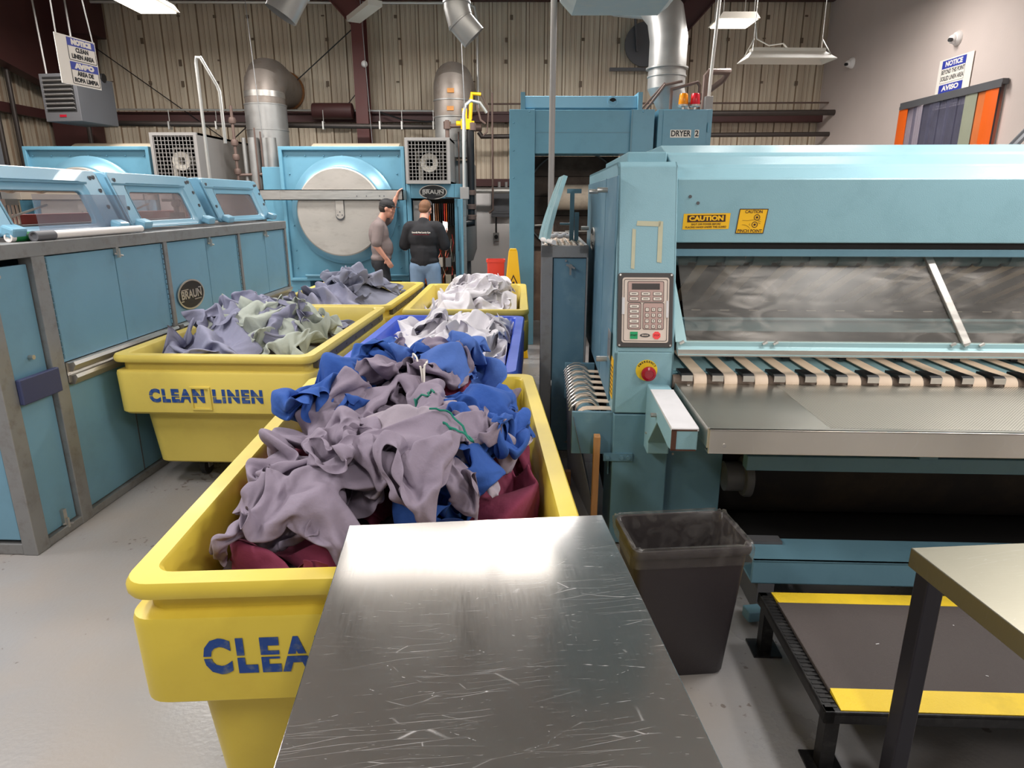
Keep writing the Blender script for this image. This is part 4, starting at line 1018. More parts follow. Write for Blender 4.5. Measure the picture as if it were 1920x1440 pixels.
def washer(label, x, y=9.5):
    t = thing('washer', label, 'washing machine', (x, y, 0))
    W = 1.74; h = W / 2; T = 2.46
    b = MB()
    # face plate with sunk rim
    b.box(-h, h, .06, 1.5, .62, T)
    b.frame([(-h, .62), (h, .62), (h, T), (-h, T)], [(-h + .05, .66), (h - .05, .66), (h - .05, T - .05), (-h + .05, T - .05)], lambda a, c: (a, 0, c), lambda a, c: (a, .062, c))
    b.box(-h, h, .06, 1.4, .0, .34).box(-h, -h + .28, .06, 1.4, .3, .64).box(h - .12, h, .06, 1.4, .3, .64)
    b.prism([(h - .01, T - .12), (h + .02, T - .2), (h + .02, T - .9), (h - .01, T - 1.0)], 'y', .3, 1.3)
    obj('cabinet', b, M['blue_wash'], t, smooth=0, bevel=.008)
    obj('sump_opening', MB().box(-h + .28, h - .12, .5, .52, .34, .62), M['dark'], t, smooth=0)
    rv = MB(); n = 7
    rivets(rv, [(-h + .1 + k * (W - .2) / (n - 1), T - .12) for k in range(n)] + [(-h + .09 + k * (W - .18) / (n - 1), T - .025) for k in range(n)] +
           [(s * (h - .12), z) for s in (-1, 1) for z in (2.1, 1.75, 1.4, 1.05, .8)], .055)
    obj('rivet', rv, M['blue_wash'], t, smooth=0)
    rg = MB().lathe([(.735, .02), (.735, -.02), (.70, -.05), (.60, -.20), (.585, -.205), (.5, -.205)], (0, 0, 1.60), (0, 1, 0), 64, caps=False)
    obj('drum_ring', rg, M['blue_ring'], t, smooth=40)
    dr = MB().lathe([(.0, -.262), (.575, -.262), (.592, -.25), (.592, -.19), (.5, -.19)], (0, 0, 1.585), (0, 1, 0), 64, caps=False)
    d = obj('drum_door', dr, M['drum_door'], t, smooth=30, label='round dull steel door')
    n = 16
    tongue = [(-.055, .24)] + [(-.055 + 0, -.02)] + [(.055 * math.cos(a), -.02 + .055 * math.sin(a)) for a in [PI + PI * i / n for i in range(1, n)]] + [(.055, -.02), (.055, .24)]
    lt = MB().prism([(p[0] * 1.12, p[1] * 1.12 + 1.56) for p in tongue], 'y', -.272, -.262, 1).prism([(p[0], p[1] + 1.575) for p in tongue], 'y', -.282, -.272, 0)
    for q in ((0, 1.59), (-.03, 1.55), (.03, 1.55)): lt.cyl((q[0], -.285, q[1]), (q[0], -.28, q[1]), .009, n=8, mi=1)
    obj('latch_plate', lt, [M['drum_door'], M['dark_grey']], d, smooth=0)
    br = MB().box(-.875 - .2, .88, -.30, -.285, 1.745, 1.885).box(-.875 - .2, .88, -.30, -.24, 1.875, 1.885).box(-.875 - .2, .88, -.30, -.24, 1.745, 1.755)
    br.box(-1.075, -1.06, -.3, .05, 1.75, 1.88).box(.865, .88, -.3, .05, 1.75, 1.88).box(-.80, -.79, -.303, -.285, 1.75, 1.88)
    bo = obj('door_bar', br, M['alu'], t, smooth=0, label='flat aluminium bar across the door')
    sc = MB()
    for q in (.25, .38, .56, .62): sc.cyl((q, -.305, 1.80), (q, -.298, 1.80), .008, n=8)
    obj('bolt', sc, M['dark_grey'], bo)
    rl = MB().tube([(-h + .25, -.03, .70), (h - .02, -.03, .70), (h + .0, -.02, .705)], .018, 8)
    rl.box(-h + .26, h, -.005, .03, .63, .70)
    obj('foot_rail', rl, M['blue_wash'], t, smooth=30)
    sh = MB(); n = 14
    for k in range(2):
        a0, a1 = (-.55, -.05) if k == 0 else (-.05, .7)
        arc = [(.3 + .34 * math.cos(PI * i / n) * 1.0, T - .26 + .36 * math.sin(PI * i / n)) for i in range(n + 1)]
        sh.prism([(y_ + .5, z_) for y_, z_ in arc], 'x', a0 - (.03 if k == 0 else 0), a1)
    obj('drum_shroud', sh, M['tan'], t, smooth=30, label='cream shroud over the drum')
    pj = MB().box(-h - .32, -h - .02, .2, .52, .0, 2.2)
    obj('side_housing', pj, M['blue_wash'], t, smooth=0, bevel=.008)
    return t
WX = (-3.228 - 1.489) / 2
washer('blue washer with big round steel door behind the two men', WX)
washer('blue washer mostly hidden behind the folding machine, only its curved top showing', -5.88)

def blower(label, x, z0, w, h, depth, y=9.42, zb=None):
    t = thing('blower_cage', label, 'blower', (x, y, z0))
    b = MB()
    b.box(-w / 2, -w / 2 + .03, .02, depth, 0, h).box(w / 2 - .03, w / 2, .02, depth, 0, h).box(-w / 2, w / 2, .02, depth, h - .03, h).box(-w / 2, w / 2, .02, depth, 0, .03).box(-w / 2, w / 2, depth - .03, depth, 0, h)
    obj('housing', b, M['grey_box'], t, smooth=0)
    f = MB().frame([(-w / 2, 0), (w / 2, 0), (w / 2, h), (-w / 2, h)], [(-w / 2 + .04, .04), (w / 2 - .04, .04), (w / 2 - .04, h - .04), (-w / 2 + .04, h - .04)], lambda a, c: (a, -.02, c), lambda a, c: (a, .02, c))
    n = 13
    for i in range(1, n): f.box(-w / 2 + w * i / n - .0035, -w / 2 + w * i / n + .0035, -.012, -.002, .03, h - .03)
    for i in range(1, n): f.box(-w / 2 + .03, w / 2 - .03, -.002, .008, h * i / n - .0035, h * i / n + .0035)
    obj('grille', f, M['grey_box'], t, smooth=0)
    mo = MB().lathe([(.05, .05), (.06, -.02), (.125, -.03), (.13, .03), (.13, .12), (.05, .14)], (.0, .16, h * .47), (0, 1, 0), 24, caps=False)
    mo.box(-.16, -.10, .2, .3, .03, h * .40).cyl((.17, .36, .03), (.17, .36, h * .7), .02, n=10).cyl((-.2, .36, h * .74), (.22, .36, h * .74), .018, n=10).cyl((-.2, .36, h * .5), (-.2, .36, h * .74), .018, n=10)
    obj('fan_wheel', mo, M['fixture'], t)
    obj('dark_backing', MB().box(-w / 2 + .03, w / 2 - .03, .6, .62, .03, h - .03).box(-w / 2 + .03, -w / 2 + .035, .03, .6, .03, h - .03).box(w / 2 - .035, w / 2 - .03, .03, .6, .03, h - .03).box(-w / 2 + .03, w / 2 - .03, .03, .6, .03, .035).box(-w / 2 + .03, w / 2 - .03, .03, .6, h - .035, h - .03), M['dark'], t, smooth=0)
    return t
blower('caged blower standing over the badge of the open control cabinet', -1.155, 1.965, .615, .60, 1.1)
blower('caged blower with long grey duct body rising above the folding machine hoods', -4.60, 1.95, .64, .68, 1.9)
tag(obj('plinth_cabinet', MB().box(-4.95, -4.28, 9.5, 11.2, 0, 1.95), M['grey_box'], smooth=0), 'grey cabinet holding up the blower above the folding machine', 'cabinet')
# drain / control cabinet with its door standing open
t = thing('control_cabinet', 'open blue control cabinet full of wiring in front of the black-shirted man', 'control cabinet', (-1.09, 9.5, 0))
b = MB().box(-.39, -.33, 0, .8, .1, 1.965).box(.28, .39, 0, .8, .1, 1.965).box(-.329, .279, .002, .72, 1.77, 1.964).box(-.329, .279, .72, .798, .16, 1.77).box(-.329, .279, .002, .798, .102, .16)
obj('case', b, M['blue_wash'], t, smooth=0, bevel=.005)
obj('back_plate', MB().box(-.33, .28, .32, .34, .16, 1.77), mat('wiring_back', (92, 78, 68), .8, var=.5, scale=9), t, smooth=0)
obj('lamp_panel', MB().box(-.31, -.12, .06, .2, 1.45, 1.74).box(-.29, -.24, .045, .06, 1.63, 1.68, 0), M['grey_box'], t, smooth=0)
cr = random.Random(2)
cc = [M['orange'], M['green'], mat('brown_board', (150, 96, 60), .6), M['white_plastic'], M['black'], M['red_plastic']]
for k in range(12):
    o = obj('circuit_board', MB().box(-.09 + k * .03, -.078 + k * .03, .08, .3, 1.38 + .02 * cr.random(), 1.70), cc[cr.choice((0, 1, 2, 2, 3, 4, 4, 5))], t, smooth=0)
w = MB()
for k in range(46):
    x, z = cr.uniform(-.3, .26), cr.uniform(.25, 1.3)
    w.tube([(x, .3, z), (x + cr.uniform(-.06, .06), .22, z - .12), (x + cr.uniform(-.1, .1), .3, z - cr.uniform(.15, .35))], .006, 5, mi=k % 4)
obj('wiring', w, [M['red_plastic'], M['black'], M['tan'], M['orange']], t)
for k in range(14):
    x, z = -.28 + .13 * (k % 5) + cr.uniform(-.01, .01), .3 + .25 * (k // 5)
    obj('relay', MB().box(x, x + .08, .2, .31, z, z + .13), [M['beige_plastic'], M['grey_box'], M['tan']][k % 3], t, smooth=0)
badge(t, (-.015, -.002, 1.855), (R(90), 0, 0), .39, .195)
d = obj('cabinet_door', MB().box(-.012, .012, -.62, 0, .5, 1.76), M['blue_wash'], t, smooth=0, bevel=.004)
d.location = (.335, -.02, 0); d.rotation_euler = (0, 0, R(9))
obj('vent_slot', MB().box(-.016, -.011, -.12, -.08, 1.05, 1.66), M['dark'], d, smooth=0)
obj('hinge_strip', MB().box(.39, .44, -.02, .02, .2, 1.76), M['alu'], t, smooth=0)
obj('top_tools', MB().obox((-.05, -.03, 1.775), (.1, .05, .02), (0, 0, .1)).obox((.27, -.04, 1.777), (.22, .05, .014), (0, .05, 0)), [M['black']], t, smooth=0)
t2 = MB().box(-.76, -.72, 9.3, 9.46, 1.0, 1.16)
tag(obj('junction_box', MB().box(-.72, -.60, 9.40, 9.50, 1.76, 1.92), M['grey_box'], smooth=0, bevel=.004), 'grey junction box at the foot of the bent conduit', 'electrical box')
tag(obj('bent_conduit', MB().tube([(-.665, 9.45, 1.92), (-.655, 9.45, 2.85), (-.63, 9.47, 2.98), (-.56, 9.5, 3.04), (-.44, 9.55, 3.02), (-.35, 9.6, 2.9)], .022, 10), M['conduit']), 'pale bent conduit rising from the junction box to the yellow gas valve', 'conduit')
t = thing('wall_tank', 'grey rounded tank hanging behind the open control cabinet', 'tank', (-.86, 10.6, 0))
obj('tank', MB().lathe([(.05, .75), (.24, .82), (.30, 1.0), (.30, 2.25), (.26, 2.32)], (0, 0, 0), (0, 0, 1), 28), mat('tank_grey', (126, 128, 128), .45, metal=.2, var=.12), t)
obj('band', MB().lathe([(.305, 1.5), (.305, 1.52)], (0, 0, 0), (0, 0, 1), 28), M['grey_box'], t)
obj('stand', MB().box(-.2, .2, -.05, .05, 0, .9), M['dark_grey'], t, smooth=0)
# ------------------------------------------------------------------ flatwork ironer (local: x along its front, -y towards the operator)
IZ = -math.atan(.042)
iron = thing('flatwork_ironer', 'huge pale teal ironer with scuffed guard and canvas belts behind the steel feed table', 'laundry ironer', (.76, 3.05, 0), IZ)
RX = 3.3
# operator-end housing
c = MB()
c.prism([(0, .735), (0, 1.045), (.2, 1.905), (.23, 1.925), (2.05, 1.93), (2.05, .735)], 'x', -.265, -.245)   # outer side sheet
c.prism([(0, .735), (0, 1.045), (.2, 1.905), (.23, 1.925), (2.05, 1.93), (2.05, .735)], 'x', .005, .02)
c.prism([(0, .735), (0, 1.045), (.02, 1.045), (.02, .735)], 'x', -.265, .02)
c.prism([(0, 1.045), (.2, 1.905), (.23, 1.925), (2.05, 1.93), (2.05, 1.91), (.24, 1.905), (.22, 1.89), (.02, 1.045)], 'x', -.265, .02)
obj('end_housing', c, M['teal'], iron, smooth=0, bevel=.006)
c = MB().box(-.255, .02, .0, .35, .02, .728).box(.02, .315, .06, .35, .06, .80)
obj('lower_housing', c, M['teal_low'], iron, smooth=0, bevel=.005)
obj('housing_cap', MB().box(-.19, .01, .45, 1.6, 1.925, 1.985), M['teal'], iron, smooth=0, bevel=.006)
sd = obj('side_cover', MB().box(-.275, -.2655, .12, 2.0, .76, 1.86), M['side_blue'], iron, smooth=0, bevel=.003)
obj('seam', MB().box(-.277, -.272, .62, .628, .76, 1.86), M['teal_low'], sd, smooth=0)
kb = MB()
for (y, z) in ((.55, 1.80), (1.15, 1.80), (1.85, 1.55), (1.9, .90), (.25, .95)): kb.cyl((-.33, y, z), (-.275, y, z), .014, n=10)
obj('standoff_knob', kb, M['alu'], iron)
b = badge(iron, (-.2765, 1.38, 1.50), (R(90), 0, R(-90)), .30, .15)
lab = MB().box(-.2775, -.2755, .10, .22, .98, 1.12)
obj('rating_plate', lab, M['alu'], iron, smooth=0)
lab = obj('warning_label', MB().box(-.2675, -.2655, .02, .115, .80, 1.0), M['caution'], iron, smooth=0, label='yellow warning label')
w = MB()
for k in range(7): w.box(-.2685, -.2674, .03, .105, .82 + k * .022, .826 + k * .022)
obj('warning_print', w, M['caution_ink'], lab, smooth=0)
# masking-tape residue, keypad, stop button on the sloping face
sl = math.atan2(.2, .86)           # slope of the upper front face
def sface(x, h, off=.0):           # point on the sloping face at height fraction h (metres along slope)
    return (x, h * math.sin(sl) - off * math.cos(sl), 1.045 + h * math.cos(sl) + off * math.sin(sl))
SR = (R(90) - sl, 0, 0)
tp = MB(); 
for (x0, x1, h0, h1) in ((-.195, -.178, .40, .585), (-.172, -.06, .602, .622), (-.072, -.05, .43, .622)):
    tp.add([sface(x0, h0, .0015), sface(x1, h0 - .004, .0015), sface(x1 + .004, h1, .0015), sface(x0 + .004, h1 + .003, .0015)], [(0, 1, 2, 3)])
obj('tape_residue', tp, M['masking'], iron, smooth=0)
kp = thing('keypad', '', ''); kp.parent = iron
for q in ('label', 'category'):
    if q in kp: del kp[q]
kp.location = sface(-.124, .20, 0); kp.rotation_euler = SR
PW, PH = .262, .355
obj('bezel', MB().prism(rrect(PW, PH, .012), 'z', 0, .012), M['pad_frame'], kp, smooth=0, bevel=.003)
pf = obj('face_plate', MB().prism(rrect(PW - .04, PH - .045, .012), 'z', .012, .0135), M['pad_face'], kp, smooth=0)
z_ = MB(); 
def outl(x, y, w, h, zz=.0136):
    z_.frame(rrect(w, h, .008, 3, x, y), rrect(w - .004, h - .004, .007, 3, x, y), lambda a, b: (a, b, zz + .0012), lambda a, b: (a, b, zz))
outl(0, 0, PW - .055, PH - .06)
zn = MB()
for (x, y, w, h) in ((.0, .088, .172, .10), (-.052, -.028, .064, .128), (.038, -.028, .10, .128)):
    zn.prism(rrect(w, h, .006, 3, x, y), 'z', .0135, .0142); outl(x, y, w, h, .0138)
obj('key_zone', zn, M['pad_zone'], pf, smooth=0)
obj('outline', z_, M['pad_frame'], pf, smooth=0)
obj('display', MB().box(-.066, .066, .098, .127, .0142, .0152), M['pad_lcd'], pf, smooth=0)
ky = MB(); kt = MB()
def key(x, y, w, h):
    ky.box(x - w / 2, x + w / 2, y - h / 2, y + h / 2, .0142, .0162)
    z_2.frame([(x - w / 2 - .002, y - h / 2 - .002), (x + w / 2 + .002, y - h / 2 - .002), (x + w / 2 + .002, y + h / 2 + .002), (x - w / 2 - .002, y + h / 2 + .002)],
              [(x - w / 2, y - h / 2), (x + w / 2, y - h / 2), (x + w / 2, y + h / 2), (x - w / 2, y + h / 2)], lambda a, b: (a, b, .0155), lambda a, b: (a, b, .0142))
z_2 = MB()
for y in (.078, .054):
    for x in (-.056, .0, .056):
        key(x, y, .038, .013); kt.box(x - .012, x + .012, y - .0015, y + .0015, .0162, .0166)
for k in range(5):
    key(-.053, .018 - k * .0235, .042, .013); kt.box(-.066, -.04, .0165 - k * .0235, .0195 - k * .0235, .0162, .0166)
dg_ = ['1', '2', '3', '4', '5', '6', '7', '8', '9', 'C', '0', 'E']
for r_ in range(4):
    for q in range(3): key(.008 + q * .030, .003 - r_ * .027, .014, .014)
obj('key', ky, M['pad_key'], pf, smooth=0); obj('key_border', z_2, M['pad_frame'], pf, smooth=0); obj('key_legend', kt, M['ink'], pf, smooth=0)
for k, dch in enumerate(dg_):
    text('key_digit', dch, .011, M['ink'], pf, (.008 + (k % 3) * .030, .003 - (k // 3) * .027, .0166), (0, 0, 0), bold=.0003, ext=.0002)
st = obj('start_key', MB().box(-.071, -.035, -.137, -.103, .0135, .0152), M['start'], pf, smooth=0, label='green start key')
text('start_lettering', 'START', .011, M['ink'], pf, (-.053, -.12, .0154), (0, 0, 0), bold=.0003, ext=.0002)
ell = [(.024 * math.cos(2 * PI * i / 24), -.12 + .009 * math.sin(2 * PI * i / 24)) for i in range(24)]
obj('maker_oval', MB().prism(ell, 'z', .0135, .015), M['pad_frame'], pf, smooth=0)
text('oval_lettering', 'BRAUN', .009, M['pad_face'], pf, (0, -.12, .0151), (0, 0, 0), bold=.0003, ext=.0002)
oc = [(.055 + .0195 * math.cos(R(22.5 + 45 * i)), -.12 + .0195 * math.sin(R(22.5 + 45 * i))) for i in range(8)]
obj('stop_key', MB().prism(oc, 'z', .0135, .0152), M['stop'], pf, smooth=0, label='red octagonal stop key')
text('stop_lettering', 'STOP', .011, mat('stop_ink', (150, 30, 34), .6, var=0), pf, (.055, -.12, .0154), (0, 0, 0), bold=.0003, ext=.0002)
obj('tape_scrap', MB().box(-.112, -.099, -.02, .06, .0136, .0165).box(.098, .109, -.035, .045, .0136, .0165), M['white_paint'], kp, smooth=0)
sc = MB()
for sx in (-1, 1):
    for sy in (-1, 1): sc.cyl((sx * (PW / 2 - .01), sy * (PH / 2 - .01), .012), (sx * (PW / 2 - .01), sy * (PH / 2 - .01), .0145), .005, n=8)
obj('screw', sc, M['alu'], kp)
es = thing('emergency_button', '', ''); es.parent = iron
for q in ('label', 'category'):
    if q in es: del es[q]
es.location = (-.108, 0, .955); es.rotation_euler = (R(90), 0, 0)
obj('yellow_disc', MB().lathe([(.001, 0), (.052, 0), (.052, .003), (.001, .003)], n=32), M['estop_y'], es, label='yellow disc')
obj('mushroom', MB().lathe([(.018, .003), (.018, .02), (.032, .022), (.036, .03), (.034, .042), (.022, .047), (.021, .044), (.001, .044)], (.006, -.010, 0), n=28), M['estop'], es, label='dark red push button')
for i, ch in enumerate('EMERGENCY'):
    a = R(150 - i * 15)
    text('button_lettering', ch, .013, M['ink'], es, (.0435 * math.cos(a), .0435 * math.sin(a), .0034), (0, 0, a - PI / 2), bold=.0005, ext=.0003)
# hood over the roll
hp = [(.2, 1.549), (.2, 1.842), (.206, 1.850), (.222, 1.852), (.30, 1.905), (.318, 1.902), (.34, 1.918), (.5, 1.972), (.52, 1.985), (.54, 1.986), (.72, 2.035), (1.5, 2.04), (1.9, 1.6), (1.9, .8), (1.85, .8), (1.85, 1.55), (.25, 1.55)]
obj('hood', MB().prism(hp, 'x', .02, RX), M['teal'], iron, smooth=0, bevel=.005)
hs = MB(); 
for (x, z) in ((.066, 1.765), (.105, 1.735), (1.77, 1.725), (-.0, 1.7)): hs.cyl((x + .02, .203, z), (x + .02, .197, z), .008, n=10)
obj('plug_hole', hs, M['dark_grey'], iron)
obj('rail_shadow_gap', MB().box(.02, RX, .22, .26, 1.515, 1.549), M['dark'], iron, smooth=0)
obj('hood_rail', MB().box(.02, RX, .215, .30, 1.482, 1.518), M['teal_low'], iron, smooth=0, bevel=.004)
# works behind the guard
obj('interior_back', MB().box(.0, RX, 1.5, 1.52, .1, 1.9).box(.01, .02, .3, 1.5, .1, 1.5), mat('works_back', (64, 58, 56), .8, var=.3), iron, smooth=0)
rl = MB().cyl((.03, .80, .79), (RX, .80, .79), .33, n=64)
obj('ironing_roll', rl, M['roll'], iron, smooth=60)
rl = MB(); x = .05
while x < RX:
    rl.cyl((x, .46, 1.46), (x + .10, .46, 1.46), .045, n=24); rl.cyl((x + .10, .46, 1.46), (x + .145, .46, 1.46), .03, n=16); x += .145
obj('guide_roller', rl, M['teal_low'], iron, smooth=40)
k = 0; x = .22
while x < RX - .1:
    bl = MB(); pts = [(.50, 1.515), (.455, 1.508), (.425, 1.485), (.43, 1.455), (.55, 1.40), (.75, 1.31), (.95, 1.215), (1.15, 1.12)]
    vs = []; 
    for (y, z) in pts: vs += [(x, y, z), (x + .062, y, z), (x, y + .003, z + .003), (x + .062, y + .003, z + .003)]
    fs = []
    for q in range(len(pts) - 1):
        a = q * 4; fs += [(a, a + 1, a + 5, a + 4), (a + 2, a + 6, a + 7, a + 3), (a, a + 4, a + 6, a + 2), (a + 1, a + 3, a + 7, a + 5)]
    bl.add(vs, fs); obj('upper_belt', bl, M['belt_old'], iron, smooth=60)
    x += .125 if k % 2 else .165; k += 1
obj('finger_bar', MB().box(.02, RX, .26, .30, 1.10, 1.165).box(.02, RX, .24, .27, 1.16, 1.172), M['teal_low'], iron, smooth=0, bevel=.004)
fg = MB(); x = .15
while x < RX:
    fg.box(x, x + .045, .27, .276, 1.205, 1.209); x += .145
obj('thread_guide', fg, M['alu'], iron)
# sloping clear guard
def gl(x, t, off=0): return (x, .3 - .3 * t - off, 1.512 - .415 * t)
for (a, b, a2, b2) in ((.06, 1.27, .075, 1.365), (1.30, RX, 1.395, RX)):
    g = MB().add([gl(a, 0), gl(b, 0), gl(b2, 1), gl(a2, 1), gl(a, 0, -.004), gl(b, 0, -.004), gl(b2, 1, -.004), gl(a2, 1, -.004)], [(0, 3, 2, 1), (4, 5, 6, 7), (0, 1, 5, 4), (2, 3, 7, 6), (1, 2, 6, 5), (0, 4, 7, 3)])
    obj('clear_guard', g, M['glass_scuff'], iron, smooth=0, label='scuffed clear plastic guard')
g = MB().bar(gl(1.275, 0, .01), gl(1.372, 1, .01), .035, .02, (0, 1, 0))
obj('guard_strut', g, M['alu'], iron, smooth=0, bevel=.003)
obj('guard_edge', MB().add([gl(.022, .15, .003), gl(.03, .15, .003), gl(.075, 1, .003), gl(.022, 1, .003), gl(.022, .15, -.003), gl(.03, .15, -.003), gl(.075, 1, -.003), gl(.022, 1, -.003)], [(0, 3, 2, 1), (4, 5, 6, 7), (0, 1, 5, 4), (2, 3, 7, 6), (1, 2, 6, 5), (0, 4, 7, 3)]), M['teal_edge'], iron, smooth=0)
gb = MB().prism([(.0, 1.10), (.0, 1.075), (-.03, 1.068), (-.035, 1.04), (-.025, 1.035), (.02, 1.06), (.03, 1.10)], 'x', .03, RX)
obj('guard_sill', gb, M['teal_edge'], iron, smooth=0, bevel=.003)
obj('sill_strip', MB().box(.03, RX, -.034, -.028, 1.035, 1.066), M['alu'], iron, smooth=0)
for x in (.04, .43, .48, 1.3, 1.36, 1.43, 1.9): obj('guard_bolt', MB().cyl((x, -.01, 1.09), (x + .02, -.01, 1.102), .008, n=8), M['alu'], iron)
# infeed: bed, belts, fingers and front roll
obj('infeed_bed', MB().box(.02, RX, .03, .62, .895, .922).box(.02, RX, .10, .62, .92, .93), M['teal'], iron, smooth=0)
obj('front_roll', MB().cyl((.02, .005, .90), (RX, .005, .90), .034, n=24), mat('worn_roll', (120, 104, 92), .6, var=.3, scale=8), iron)
k = 0; x = .115
while x < RX - .08:
    bl = MB(); pts = [(.6, .943), (.3, .943), (.04, .943)] + [(.005 - .041 * math.sin(a), .902 + .041 * math.cos(a)) for a in (0, .35, .7, 1.05, 1.4, 1.75, 2.1)]
    vs = []
    for (y, z) in pts: vs += [(x, y, z), (x + .062, y, z), (x, y + .001, z - .004), (x + .062, y + .001, z - .004)]
    fs = []
    for q in range(len(pts) - 1):
        a = q * 4; fs += [(a, a + 4, a + 5, a + 1), (a + 2, a + 3, a + 7, a + 6), (a, a + 2, a + 6, a + 4), (a + 1, a + 5, a + 7, a + 3)]
    bl.add(vs, fs); o = obj('infeed_belt', bl, M['belt'], iron, smooth=60)
    fn = MB().prism([(.085, .946), (-.035, .952), (-.05, .944), (-.05, .918), (-.045, .918), (-.04, .935), (.085, .935)], 'x', x - .063, x - .010)
    obj('feed_finger', fn, M['black'], iron, smooth=0)
    obj('finger_tip', MB().box(x - .063, x - .010, -.0525, -.0495, .917, .945), M['alu'], bpy.context.scene.objects[-1] if False else iron, smooth=0)
    if k % 2 == 1: obj('rear_finger', MB().box(x + .10, x + .135, .30, .42, .944, .956), M['black'], iron, smooth=0)
    x += .145; k += 1
# arm, feed table, underside
a = MB().prism([(.02, .885), (-.62, .878), (-.62, .785), (-.56, .775), (-.30, .79), (-.10, .62), (-.10, .56), (.02, .56)], 'x', -.10, .005)
obj('table_arm', a, M['teal'], iron, smooth=0, bevel=.006)
obj('arm_top_paint', MB().prism([(-.10, .888), (-.615, .8815), (-.622, .878), (-.622, .868), (-.10, .882)], 'x', -.101, .006), M['white_paint'], iron, smooth=0)
obj('arm_rust', MB().box(-.101, -.08, -.6225, -.6205, .785, .872).box(-.10, .0, -.6225, -.6205, .868, .874).box(-.10, .0, -.6225, -.6205, .784, .790), M['chip'], iron, smooth=0)
obj('arm_bolt', MB().cyl((-.125, -.28, .82), (-.10, -.28, .82), .010, n=10).cyl((-.107, -.06, .655), (-.1, -.06, .655), .006, n=8), M['alu'], iron)
obj('wall_screw', MB().cyl((.06, .055, .62), (.06, .062, .62), .006, n=8).cyl((.06, .055, .50), (.06, .062, .50), .006, n=8), M['alu'], iron)
ft = MB().box(.03, RX, -.69, -.675, .803, .9).prism([(-.69, .9), (-.69, .893), (-.02, .893), (-.02, .9)], 'x', .03, RX).box(.025, .034, -.68, -.02, .82, .904).box(.03, RX, -.69, -.64, .800, .806)
fo = obj('feed_table', ft, M['steel_slab'], iron, smooth=0, bevel=.002)
# perforated field of the feed table
pm = bpy.data.materials.new('perforated_steel'); pm.use_nodes = True
nt = pm.node_tree; b_ = nt.nodes['Principled BSDF']; b_.inputs['Metallic'].default_value = 1; b_.inputs['Roughness'].default_value = .45
tc = nd(nt, 'ShaderNodeTexCoord'); mp = nd(nt, 'ShaderNodeMapping'); mp.inputs['Rotation'].default_value = (0, 0, R(45)); mp.inputs['Scale'].default_value = (115, 115, 0); nt.links.new(tc.outputs['Object'], mp.inputs[0])
vo = nd(nt, 'ShaderNodeTexVoronoi'); vo.inputs['Scale'].default_value = 1; vo.inputs['Randomness'].default_value = 0; nt.links.new(mp.outputs[0], vo.inputs[0])
cr_ = nd(nt, 'ShaderNodeValToRGB'); e = cr_.color_ramp.elements; e[0].position = .20; e[0].color = (.05, .048, .045, 1); e[1].position = .27; e[1].color = (*lin((196, 190, 178)), 1)
nt.links.new(vo.outputs['Distance'], cr_.inputs[0]); nt.links.new(cr_.outputs[0], b_.inputs['Base Color'])
obj('perforated_field', MB().add([(.50, -.025, .9005), (2.3, -.025, .9005), (2.3, -.655, .9005), (.50, -.655, .9005)], [(0, 3, 2, 1)]), pm, iron, smooth=0, label='finely perforated steel field')
obj('table_screw', MB().cyl((.09, -.6895, .835), (.09, -.6935, .835), .008, n=10).cyl((.085, -.06, .9), (.085, -.06, .903), .007, n=10), M['alu'], iron)
un = MB().box(.31, RX, -.32, -.26, .575, .645).box(.31, RX, -.30, -.24, .645, .655)
un.box(1.05, 1.13, -.34, -.22, .645, .80)
obj('under_rail', un, M['teal_low'], iron, smooth=0, bevel=.004)
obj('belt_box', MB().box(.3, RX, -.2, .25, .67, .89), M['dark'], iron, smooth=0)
obj('padded_roll', MB().cyl((.33, .42, .38), (RX, .42, .38), .33, n=48), mat('dark_pad', (36, 31, 29), .75, var=.45, scale=1.4, dirt=(86, 70, 50), dirt_amt=.5, dscale=1.8), iron, smooth=60)
obj('duct_hub', MB().lathe([(.075, 0), (.075, .085), (.098, .09), (.104, .10), (.104, .125), (.08, .135), (.03, .135)], (.315, .02, .40), (1, 0, 0), 32), M['grey_plastic'], iron, label='dark grey round hub')
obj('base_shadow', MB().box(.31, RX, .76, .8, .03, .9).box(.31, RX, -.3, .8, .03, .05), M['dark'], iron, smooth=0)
obj('base_rail', MB().box(.30, RX, -.56, -.54, .150, .262).box(.30, RX, -.56, -.36, .250, .262).box(.30, RX, -.56, -.4, .15, .16), M['teal_low'], iron, smooth=0, bevel=.004, label='blue lower front rail')
for a, b in ((.33, .40), (RX - .2, RX - .1)): obj('base_foot', MB().box(a, b, -.56, .0, .0, .15), M['dark_grey'], iron, smooth=0)
obj('rail_clip', MB().box(.33, .47, -.42, -.36, .263, .275), M['dark_grey'], iron, smooth=0)
obj('foot_bracket', MB().obox((.30, -.62, .045), (.07, .06, .05), (0, 0, .2)), M['teal_low'], iron, smooth=0, bevel=.006)
